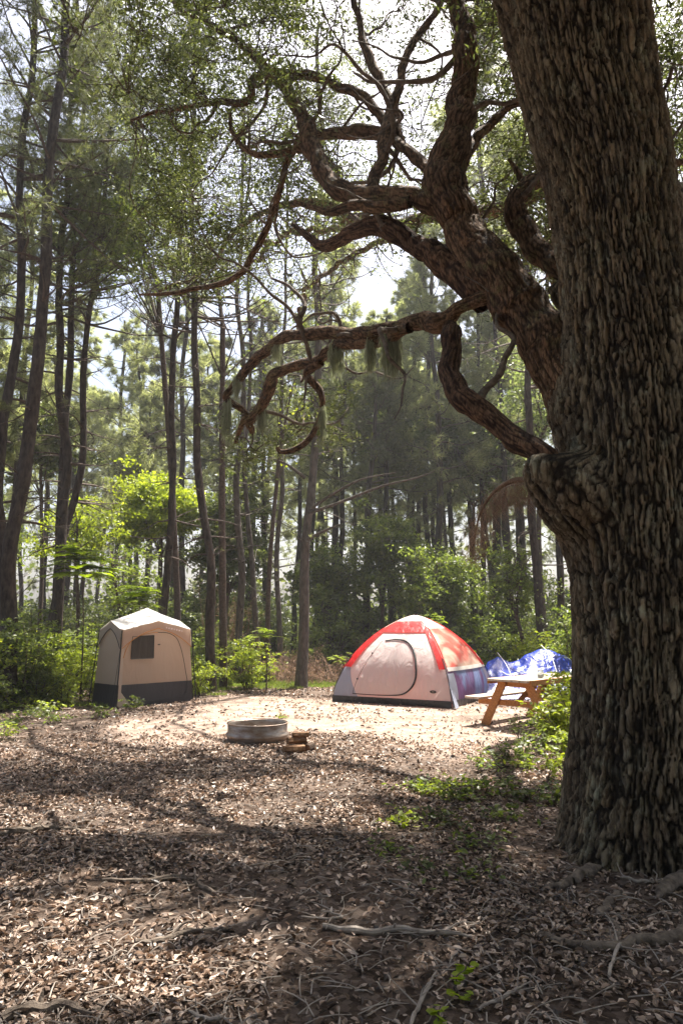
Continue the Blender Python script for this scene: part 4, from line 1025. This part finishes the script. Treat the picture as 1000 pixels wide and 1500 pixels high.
for i in range(4):
    build('wall', [face_panel(i, HS, lambda u: eave(i, u)-.02)], F_tan if i in (0, 2) else F_tan_shade, st_o, True)
    build('skirt', [face_panel(i, 0.0, HS+.01, out=.004, wr=.02)], F_char, st_o, True)
# valance with arched lower edge
def arch(u, d0=.36, d1=.15): return ZE+ (ZM-ZE)*(1-abs(2*u-1))-d1-(d0-d1)*abs(2*u-1)**2.6
for i in range(4):
    build('valance', [face_panel(i, lambda u: arch(u), lambda u: eave(i, u)+.005, out=.035, wr=.006)], F_tan if i in (0, 2) else F_tan_shade, st_o, True)
    tp_ = []
    for k in range(25):
        u = k/24; z = arch(u); p = sc(i, z)*(1-u)+sc((i+1) % 4, z)*u; tp_.append(p+[-uy, ux, uy, -ux][i]*.04)
    build('valance_trim', [tube(tp_, [.007]*25, 5, 40)], M['orange_trim'] if i == 0 else M['black'], st_o)
# roof
pk = A*np.array([1, 1, 0])+ux*W/2+uy*D/2+np.array([0, 0, ZP]); rv = []
ring = []
for i in range(4):
    for k in range(12):
        u = k/12; z = eave(i, u); p = sc(i, ZE)*(1-u)+sc((i+1) % 4, ZE)*u; p = p+[-uy, ux, uy, -ux][i]*.038; p[2] = z+.006; ring.append(p)
ring = np.array(ring); V = [ring*(1-t)+pk*t+np.array([0, 0, -.012*math.sin(math.pi*t)]) for t in np.linspace(0, .97, 9)]
V = np.concatenate(V+[pk[None]]); Fq = ringfaces(9, 48); Ft = np.array([[8*48+j, 8*48+(j+1) % 48, len(V)-1] for j in range(48)])
build('roof', [(V, Fq), (V.copy(), Ft)], F_white, st_o, True)
# front: window, door zip, flap, poles
nrm0 = -uy
def fp(u, z, out=.02): return sc(0, z)*(1-u)+sc(1, z)*u+nrm0*out
wV, wF = face_panel(0, .93, lambda u: 1.36+.06*u, .13, .44, .026, 10, 10, .012)
wn = build('window', [(wV, wF)], F_mesh, st_o, True)
fr = [fp(.13, .93, .032), fp(.13, 1.37, .032), fp(.44, 1.39, .032), fp(.44, .93, .032), fp(.13, .93, .032)]
build('window_frame', [tube([fr[k], fr[k+1]], [.008, .008], 4, 4) for k in range(4)], M['black'], st_o)
dz = [fp(.03, .95), fp(.06, 1.12), fp(.12, 1.28), fp(.22, 1.37), fp(.36, 1.43), fp(.5, 1.45)]
build('door_zip', [tube([fp(.5, 1.45), fp(.66, 1.43), fp(.78, 1.33), fp(.84, 1.15), fp(.88, .9), fp(.91, .6), fp(.925, .38), fp(.90, .2), fp(.82, .12), fp(.62, .09), fp(.35, .07)], [.006]*11, 5, 80)], M['black'], st_o)
build('window_arch_zip', [tube(dz, [.006]*6, 5, 40)], M['orange_trim'], st_o)
build('zip_pull', [box(fp(.52, 1.2, .02), (.05, .012, .02), [ux, uy, [0, 0, 1]])], M['black'], st_o)
V, F = np.array([fp(.0, .36, .02), fp(.0, -.0, .02), fp(.17, -.0, .03)]), np.array([[0, 1, 2]])
build('corner_flap', [(V, F)], F_cream, st_o)
cpl = [face_panel(0, 0, ZE-.3, 0, .035, .016, 2, 12, .002)]
build('corner_strip', cpl, F_cream, st_o)
for i in range(4):
    c0 = sc(i, 0, .05); c1 = sc(i, ZE, .03); build('pole', [tube([c0, (c0+c1)/2, c1], [.011, .011, .011], 7, 8)], M['black'], st_o, True)
    out_ = (sc(i, 0)-sc((i+2) % 4, 0)); out_ /= np.linalg.norm(out_)
    build('guy_line', [tube([sc(i, ZE*.8, .04), sc(i, 0, .05)+out_*.16], [.004, .004], 4, 3)], M['black'], st_o)
M['pinkmark'] = plain('pale_print', (.8, .7, .7), (.85, .75, .75), 5, .6)
for k in range(7):
    u = .62+.04*k; build('printed_mark', [box(fp(u, ZM-.10-(u-.5)*.3, .05), (.02+.01*(k % 3), .003, .03), [ux, uy, [0, 0, 1]])], M['pinkmark'], st_o)

# ---------------------------------------------------------------- red dome tent
F_red = fabric('red_fly', (.62, .02, .02), .45, .45, (.85, .05, .04), spec=.5)
F_top = fabric('white_fly', (.85, .80, .74), .35, .35, (.85, .74, .62), spec=.6)
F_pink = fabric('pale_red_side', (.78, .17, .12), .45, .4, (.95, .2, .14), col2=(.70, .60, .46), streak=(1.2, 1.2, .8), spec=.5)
F_front = fabric('cream_door_panel', (.74, .71, .68), .45, .6, (.78, .68, .63))
F_door = fabric('cream_door', (.72, .65, .63), .45, .6, (.78, .63, .60))
F_gb = fabric('blue_grey_nylon', (.40, .43, .52), .35, .5, (.42, .45, .55))
F_purp = fabric('purple_nylon', (.18, .08, .20), .3, .5, (.25, .1, .27), col2=(.19, .24, .42), streak=(1.3, 1.3, .5))
F_blk = fabric('black_tub_floor', (.012, .012, .014), .0, .45, spec=.5)
P1 = ground(662, 1038); P1[2] = 0; a_ = R(29); L_ = 2.65
du = np.array([math.cos(a_), -math.sin(a_), 0]); dv = np.array([math.sin(a_), math.cos(a_), 0])
cen = P1-du*L_/2+dv*L_/2; HT = 1.80
dome = empty('dome_tent', tuple(cen), 'red and white dome tent with open black zip line in the middle of the clearing', 'tent')
corn = [(-1, -1), (1, -1), (1, 1), (-1, 1)]
def dp(i, t, h, out=0.0):
    """face i (0 front,1 right,2 back,3 left); t in -1..1 along the face, h 0..1 height"""
    s = max(0, 1-h**1.85)**.74
    c0 = np.array(corn[i], float)*s; c1 = np.array(corn[(i+1) % 4], float)*s
    n = [np.array([0, -1.]), np.array([1., 0]), np.array([0, 1.]), np.array([-1., 0])][i]
    q = c0*(1-(t+1)/2)+c1*((t+1)/2)
    bul = .10*(1-t*t)*math.sin(math.pi*min(1, h*1.0))**.8*(.6+.4*s)
    q = q+n*(bul-.04*(1-t*t)*(1-h))
    hh = h
    nz = .55*h
    p = cen+du*q[0]*L_/2+dv*q[1]*L_/2+np.array([0, 0, hh*HT])
    nn = du*n[0]+dv*n[1]; nn = nn*math.sqrt(max(0, 1-nz*nz))+np.array([0, 0, nz]); return p+nn*out
def dpanel(i, h0, h1, t0, t1, out, nt_=24, nh=24, wr=.006, seed=0, mi=0):
    V = []
    for a in range(nh+1):
        h = h0+(h1-h0)*a/nh; lo = t0(h) if callable(t0) else t0; hi = t1(h) if callable(t1) else t1
        for b in range(nt_+1): V.append(dp(i, lo+(hi-lo)*b/nt_, h, out))
    V = np.array(V); w = fbm(V*np.array([3, 3, 4.5]), 3, 70+seed)-.5
    return V+(V-cen)*w[:, None]*wr*1.6, ringfaces_grid(nh+1, nt_+1), mi
for i in range(4):
    build('tub_floor', [dpanel(i, 0, .075, -1, 1, .012, 20, 3, .002, i)], F_blk, dome, True)
body = [dpanel(i, .06, .995 if i == 0 else .46, -1, 1, 0, 30, 30, .006, i, 0 if i == 0 else 1) for i in range(4)]
build('body', body, [F_front, F_gb], dome, True)
build('corner_panel', [dpanel(0, .075, .46, -1, lambda h: -.50-.42*(h/.46), .006, 8, 14, .004)], F_gb, dome, True)
build('side_panel', [dpanel(1, .075, .42, -.97, .72, .008, 20, 14, .006)], F_purp, dome, True)
build('corner_panel', [dpanel(1, .075, .36, -1, lambda h: -.72-.2*h, .014, 5, 12, .003)], F_gb, dome, True)
# fly
build('fly_top', [dpanel(i, .925 if i == 0 else (.84 if i in (1,) else .84), .999, -1, 1, .030, 26, 14, .004, i) for i in range(4)], F_top, dome, True)
build('fly_front', [dpanel(0, .80, .93, -1, 1, .026, 24, 8, .004)], F_red, dome, True)
for t0, t1 in ((-1, lambda h: -.80-.12*(.8-h)), (lambda h: .86+.06*(.8-h), 1)):
    build('fly_edge', [dpanel(0, .40, .81, t0, t1, .028, 5, 24, .003)], F_red, dome, True)
build('fly_side', [dpanel(1, .40, .85, -1, 1, .028, 30, 26, .012, 5)], F_pink, dome, True)
build('fly_edge', [dpanel(1, .40, .97, lambda h: .80-.1*h, 1, .034, 6, 24, .003)], F_red, dome, True)
build('fly_edge', [dpanel(1, .38, .42, -1, .95, .033, 24, 2, .003)], F_top, dome, True)
for i in (2, 3): build('fly_side', [dpanel(i, .38, .85, -1, 1, .028, 30, 20, .008, i)], F_red, dome, True)
# door with zip
dr = build('door', [dpanel(0, .11, .70, lambda h: -.62+.22*(h-.11), lambda h: .42-.85*max(0, h-.58)**1.2-1.6*max(0, .22-h), .010, 20, 24, .004, 9)], F_door, dome, True)
zp = [(-.42, .70), (-.1, .715), (.2, .70), (.38, .64), (.455, .54), (.47, .42), (.45, .30), (.37, .20), (.22, .125), (0, .105), (-.35, .10), (-.66, .105)]
zr = [.012, .016, .018, .02, .022, .022, .020, .018, .014, .010, .008, .007]
build('door_zip', [tube([dp(0, t, h, .02) for t, h in zp], zr, 7, 90)], M['black'], dome, True)
build('door_seam', [tube([dp(0, -.66+.24*(h-.1), h, .014) for h in np.linspace(.1, .70, 10)], [.004]*10, 5, 20)], F_char, dome)
for h in (.27, .56): build('toggle', [box(dp(0, -.66+.24*(h-.1), h, .02), (.035, .02, .03), [du, dv, [0, 0, 1]], .004)], M['black'], dome)
# emblem: small dark oval with a pale bar
ov = [dp(0, .72+.055*math.cos(t), .165+.016*math.sin(t), .012) for t in np.linspace(0, 2*np.pi, 20, endpoint=False)]; ov = np.array([dp(0, .72, .165, .013)]+ov)
eb = build('emblem', [(ov, np.array([[0, 1+j, 1+(j+1) % 20] for j in range(20)]))], M['black'], dome)
build('emblem_bar', [box(dp(0, .72, .165, .016), (.05, .004, .01), [du, dv, [0, 0, 1]])], F_cream, dome)
# poles in sleeves, guy lines, pegs
for k, (i, t) in enumerate(((0, -1), (0, 1), (1, 1), (2, 1))):
    build('pole', [tube([dp(i, t, h, .03) for h in np.linspace(0.0, .52, 16)], [.007]*16, 6, 30)], M['black'], dome, True)
    c = dp(i, t, 0); d = (c-cen); d[2] = 0; d /= np.linalg.norm(d)
    build('guy_line', [tube([dp(i, t, .42, .03), c+d*.12], [.004, .004], 4, 3)], M['black'], dome)
    build('peg', [tube([c+d*.12+np.array([0, 0, .05]), c+d*.10-np.array([0, 0, .05])], [.006, .004], 5, 3)], M['greytwig'], dome)
V = np.array([dp(0, 1, .30, .035), dp(0, 1, 0, .03)+du*.12-dv*.10, dp(1, -1, 0, .03)+dv*.15+du*.06]); V[1:, 2] = .01
build('corner_flap', [(V, np.array([[0, 1, 2]]))], F_gb, dome)

# ---------------------------------------------------------------- picnic table
m, nt, N = mat('stained_wood'); v = objco(nt, (1, 1, 1))
wv = noise(nt, 6, 6, objco(nt, (.6, 9, 9)), .65, .6)
principled(nt, ramp(nt, wv, [(.24, .08, .018), (.46, .19, .05), (.58, .28, .09)], [.3, .55, .75]), .55, .4, nrm=bump(nt, wv, .3, .004)); M['wood'] = m
m, nt, N = mat('weathered_top'); wv = noise(nt, 6, 6, objco(nt, (.6, 9, 9)), .65, .6)
principled(nt, ramp(nt, wv, [(.34, .25, .18), (.58, .50, .42)], [.3, .7]), .45, .5, nrm=bump(nt, wv, .3, .004)); M['woodtop'] = m
tb0 = np.array([2.08, 12.4, 0]); ta = R(45); tx = np.array([math.cos(ta), math.sin(ta), 0]); ty = np.array([math.sin(ta), -math.cos(ta), 0])
tc = tb0+ty*.74; AX = [tx, ty, [0, 0, 1]]
tbl = empty('picnic_table', tuple(tc), 'orange brown wooden picnic table with attached benches right of the red tent', 'table')
def tl(x, y, z): return tc+tx*x+ty*y+np.array([0, 0, z])
top_ = [box(tl(.9, -.30+.15*k, .745), (1.83, .138, .038), AX, .005) for k in range(5)]
build('tabletop', top_, M['woodtop'], tbl)
for s in (-1, 1):
    build('bench', [box(tl(.9, s*(.60+.145*k), .445), (1.83, .138, .038), AX, .005) for k in range(2)], M['woodtop'], tbl)
    build('apron', [box(tl(.9, s*.385, .722), (1.75, .022, .085), AX, .003)], M['wood'], tbl)
for x in (.22, 1.58):
    for s in (-1, 1):
        t0 = tl(x, s*.22, .72); t1 = tl(x, s*.60, -.01); dd = t1-t0; Ln = np.linalg.norm(dd); dd /= Ln; w_ = np.cross(tx, dd)
        build('leg', [box((t0+t1)/2, (Ln, .14, .04), [dd, w_, tx], .005)], M['wood'], tbl)
    build('bench_support', [box(tl(x+.042, 0, .375), (1.46, .09, .04), [ty, [0, 0, 1], tx], .005)], M['wood'], tbl)
    build('top_support', [box(tl(x+.042, 0, .675), (.70, .09, .04), [ty, [0, 0, 1], tx], .005)], M['wood'], tbl)
    t0 = tl(x+.04*(1 if x < 1 else -1), 0, .38); t1 = tl(.9, 0, .70); dd = t1-t0; Ln = np.linalg.norm(dd); dd /= Ln; w_ = np.cross(ty, dd)
    build('brace', [box((t0+t1)/2, (Ln, .08, .035), [dd, w_, ty], .004)], M['wood'], tbl)
# jar on the table
jp = tl(.62, .22, .766); m, nt, N = mat('clear_glass'); p, o_ = principled(nt, (.85, .9, .92), .08, .6); p.inputs['Transmission Weight'].default_value = .85; M['glass'] = m
jar = empty('glass_jar', tuple(jp), 'small clear glass jar standing on the picnic table', 'jar')
def lathe(c, prof, n=32):
    V = []; 
    for r_, z in prof:
        for k in range(n): V.append(c+np.array([math.cos(2*math.pi*k/n)*r_, math.sin(2*math.pi*k/n)*r_, z]))
    return np.array(V), ringfaces(len(prof), n)
build('glass', [lathe(jp, [(.0, .002), (.045, .002), (.05, .02), (.05, .10), (.045, .115), (.045, .135), (.041, .135), (.041, .115), (.046, .10), (.046, .022), (.0, .012)])], M['glass'], jar, True)
build('contents', [lathe(jp, [(0, .014), (.043, .022), (.043, .06), (0, .062)])], plain('jar_contents', (.25, .22, .2), (.4, .38, .35), 20), jar, True)

# ---------------------------------------------------------------- blue tarp
m, nt, N = mat('blue_tarp'); wv = noise(nt, 2.4, 5, objco(nt), .6, 1.2)
st_ = ramp(nt, noise(nt, 1.6, 4, objco(nt, (1, 1, 2.0)), .6, 1.6), [(0, 0, 0), (1, 1, 1)], [.60, .64])
p, o_ = principled(nt, mixc(nt, st_, (.004, .03, .34), (.45, .5, .65)), .32, .6, nrm=bump(nt, wv, .6, .10)); M['tarp'] = m
tc0 = at(780, 905, 17.6); tp0 = empty('blue_tarp', (tc0[0], 17.6, 0), 'crumpled shiny blue tarp draped into two peaks behind the picnic table', 'tarp')
nx, ny = 110, 60; V = []
Ys = 17.6
prof_x = [700, 714, 728, 744, 760, 775, 792, 810, 826, 838, 850]; prof_y = [992, 962, 955, 963, 959, 950, 944, 949, 957, 966, 995]
for j in range(ny+1):
    v_ = j/ny*2-1
    for i in range(nx+1):
        px = 700+150*i/nx; ridge_ = np.interp(px, prof_x, prof_y); p = at(px, ridge_, Ys); z = max(.03, p[2])
        edge = abs(v_); sl = (1-edge**1.25)
        V.append([p[0]+v_*.25, Ys+v_*1.15, max(.01, (z-.06)*sl)])
V = np.array(V); w = fbm(V*np.array([3.5, 3.5, .6]), 2, 90); w2 = np.abs(fbm(V*np.array([1.5, 1.2, .5]), 1, 95)-.5)
V[:, 2] += ((w-.5)*.12-(w2-.1)*.28)*np.clip(V[:, 2]*2, 0, 1); V[:, 2] = np.maximum(V[:, 2], .01)
build('sheet', [(V, ringfaces_grid(ny+1, nx+1))], M['tarp'], tp0, True)
M['whiterope'] = plain('white_rope', (.6, .6, .62), (.75, .75, .75), 10)
build('guy_rope', [tube([at(728, 956, Ys), at(742, 975, Ys-.7), at(752, 1000, Ys-1.5)], [.008]*3, 5, 8), tube([at(792, 945, Ys), at(806, 960, Ys-.6), at(815, 985, Ys-1.4)], [.008]*3, 5, 8)], M['whiterope'], tp0)

# ---------------------------------------------------------------- fire ring and firewood
m, nt, N = mat('galvanised_steel'); v = objco(nt)
rust = ramp(nt, noise(nt, 3.5, 6, objco(nt, (1, 1, 3)), .65), [(0, 0, 0), (1, 1, 1)], [.38, .64])
cc = mixc(nt, rust, (.38, .33, .29), (.18, .105, .06)); rg = mixc(nt, rust, (.32, .32, .32), (.7, .7, .7))
mt_ = mixc(nt, rust, (.9, .9, .9), (.3, .3, .3))
p, o_ = principled(nt, cc, rg, .5, .8, bump(nt, noise(nt, 25, 4, v), .15, .004)); lnk(nt, mt_, p.inputs['Metallic']); M['steel'] = m
rc = ground(377, 1084); rc[2] = gz1(rc[0], rc[1])-.015; ro = .425
ringo = empty('fire_ring', tuple(rc), 'round galvanised steel fire ring in the middle of the clearing', 'fire ring')
build('ring_wall', [lathe(rc, [(ro-.006, .0), (ro, .0), (ro+.004, .055), (ro+.022, .085), (ro+.024, .105), (ro+.006, .122), (ro-.004, .14), (ro-.002, .245), (ro-.008, .25), (ro-.014, .24), (ro-.016, .14), (ro-.008, .12), (ro-.012, .0)], 72)], M['steel'], ringo, True)
build('rim', [tube([rc+np.array([math.cos(t)*(ro+.002), math.sin(t)*(ro+.002), .252]) for t in np.linspace(0, 2*np.pi, 60)], [.010]*60, 8, 90)], M['steel'], ringo, True)
M['ash'] = plain('ash', (.06, .055, .05), (.35, .33, .31), 12, .95, .1, 0, .8, .05)
V, F = lathe(rc, [(.0, .07), (.12, .075), (.25, .06), (.37, .035), (ro-.015, .03)], 40); V[:, 2] += (fbm(V*9, 3, 2)-.5)*.05; build('ash_bed', [(V, F)], M['ash'], ringo, True)
for k in range(5):
    a = rng.uniform(0, 6.28); c = rc+np.array([rng.normal()*.09, rng.normal()*.09, .11+.02*k]); d = np.array([math.cos(a), math.sin(a), .25])*.09
    pr_ = capped([c-d, c, c+d], [.018, .022, .016], 7); o = build('charred_stick', pr_, M['greytwig'] if k % 2 else M['dead'], None, origin=c); props(o, 'pale half burnt stick lying in the ash of the fire ring', 'stick', 'half burnt sticks in the fire ring')
M['logwood'] = plain('split_wood', (.09, .045, .022), (.26, .15, .08), 8, .8, .2, 0, .8, .02, (1, 1, 1))
M['logbark'] = plain('log_bark', (.02, .014, .01), (.08, .055, .04), 16, .9, .15, 0, 1, .02)
def firewood(px, py, z, L, r, az, label):
    g = ground(px, py); c = np.array([g[0], g[1], gz1(g[0], g[1])+z]); d = np.array([math.cos(az), math.sin(az), 0]); s_ = np.cross(d, [0, 0, 1.])
    sec = [(-1, -.55), (-.35, -.95), (.5, -.85), (1, -.2), (.75, .55), (.1, .8), (-.75, .45)]
    V = []; 
    for t in np.linspace(-1, 1, 9):
        for a, b in sec: V.append(c+d*t*L/2+s_*a*r*(1+.06*rng.normal())+np.array([0, 0, b*r*(1+.06*rng.normal())]))
    V = np.array(V); n_ = 7; V = np.vstack([V, V[:n_].mean(0), V[-n_:].mean(0)])
    F4 = ringfaces(9, n_); F3 = [[63, (j+1) % n_, j] for j in range(n_)]+[[64, 56+j, 56+(j+1) % n_] for j in range(n_)]
    side = build('split_log', [(V, F4), (V.copy(), np.array(F3), 1)], [M['logbark'] if 'bark' in label else M['logwood'], M['logwood']], None, origin=c); props(side, label, 'firewood', 'firewood beside the fire ring')
firewood(430, 1104, .05, .28, .058, R(18), 'brown split log lying lowest and nearest beside the fire ring')
firewood(452, 1101, .055, .20, .062, R(70), 'dark bark covered log end, rightmost of the firewood by the fire ring')
firewood(436, 1096, .06, .24, .06, R(10), 'dark bark log behind the other firewood')
firewood(434, 1101, .145, .25, .052, R(25), 'split log with a pale flat face, second from the top of the firewood pile')
firewood(440, 1101, .215, .22, .04, R(8), 'grey topped split log on top of the firewood pile')

# ---------------------------------------------------------------- humid air
m, nt, N = mat('humid_air'); o_ = N('ShaderNodeOutputMaterial'); pv = N('ShaderNodeVolumePrincipled'); pv.inputs['Color'].default_value = (.95, .97, 1, 1)
pv.inputs['Density'].default_value = .0011; pv.inputs['Anisotropy'].default_value = .3; lnk(nt, pv.outputs[0], o_.inputs['Volume'])
V, F = box((0, 80, 13), (340, 300, 29)); props(build('haze', [(V, F)], m), 'thin sunlit humid air between the trees', kind='stuff')

# ---------------------------------------------------------------- camera, light
cam = bpy.data.cameras.new('camera'); co = bpy.data.objects.new('camera', cam); C.objects.link(co)
cam.sensor_fit = 'VERTICAL'; cam.sensor_height = 36; cam.lens = FPX/1500*36; cam.clip_end = 1000; cam.clip_start = .05
co.location = tuple(CAM); co.rotation_euler = (math.pi/2+PITCH, 0, 0); scene.camera = co
el = math.asin(SUN[2]); az = math.atan2(SUN[0], SUN[1])     # azimuth from +Y toward +X
w = bpy.data.worlds.new('World'); scene.world = w; w.use_nodes = True; nt = w.node_tree; nt.nodes.clear()
sky = nt.nodes.new('ShaderNodeTexSky'); sky.sky_type = 'NISHITA'; sky.sun_disc = False; sky.sun_elevation = el; sky.sun_rotation = az
sky.dust_density = 6.0; sky.altitude = 0; sky.air_density = 1.0; sky.ozone_density = 1.0
bg = nt.nodes.new('ShaderNodeBackground'); bg.inputs[1].default_value = .075; ou = nt.nodes.new('ShaderNodeOutputWorld')
nt.links.new(sky.outputs[0], bg.inputs[0]); nt.links.new(bg.outputs[0], ou.inputs[0])
sl = bpy.data.lights.new('sun', 'SUN'); sl.energy = 5.0; sl.angle = R(.5); sl.color = (1, .94, .85)
so_ = bpy.data.objects.new('sun', sl); C.objects.link(so_); so_.rotation_euler = Vector(tuple(SUN)).to_track_quat('Z', 'Y').to_euler(); so_.location = (10, 8, 30)
scene.view_settings.view_transform = 'Standard'; scene.view_settings.look = 'None'; scene.view_settings.gamma = 1
scene.view_settings.exposure = 1.95
scene.render.resolution_x = 682; scene.render.resolution_y = 1024
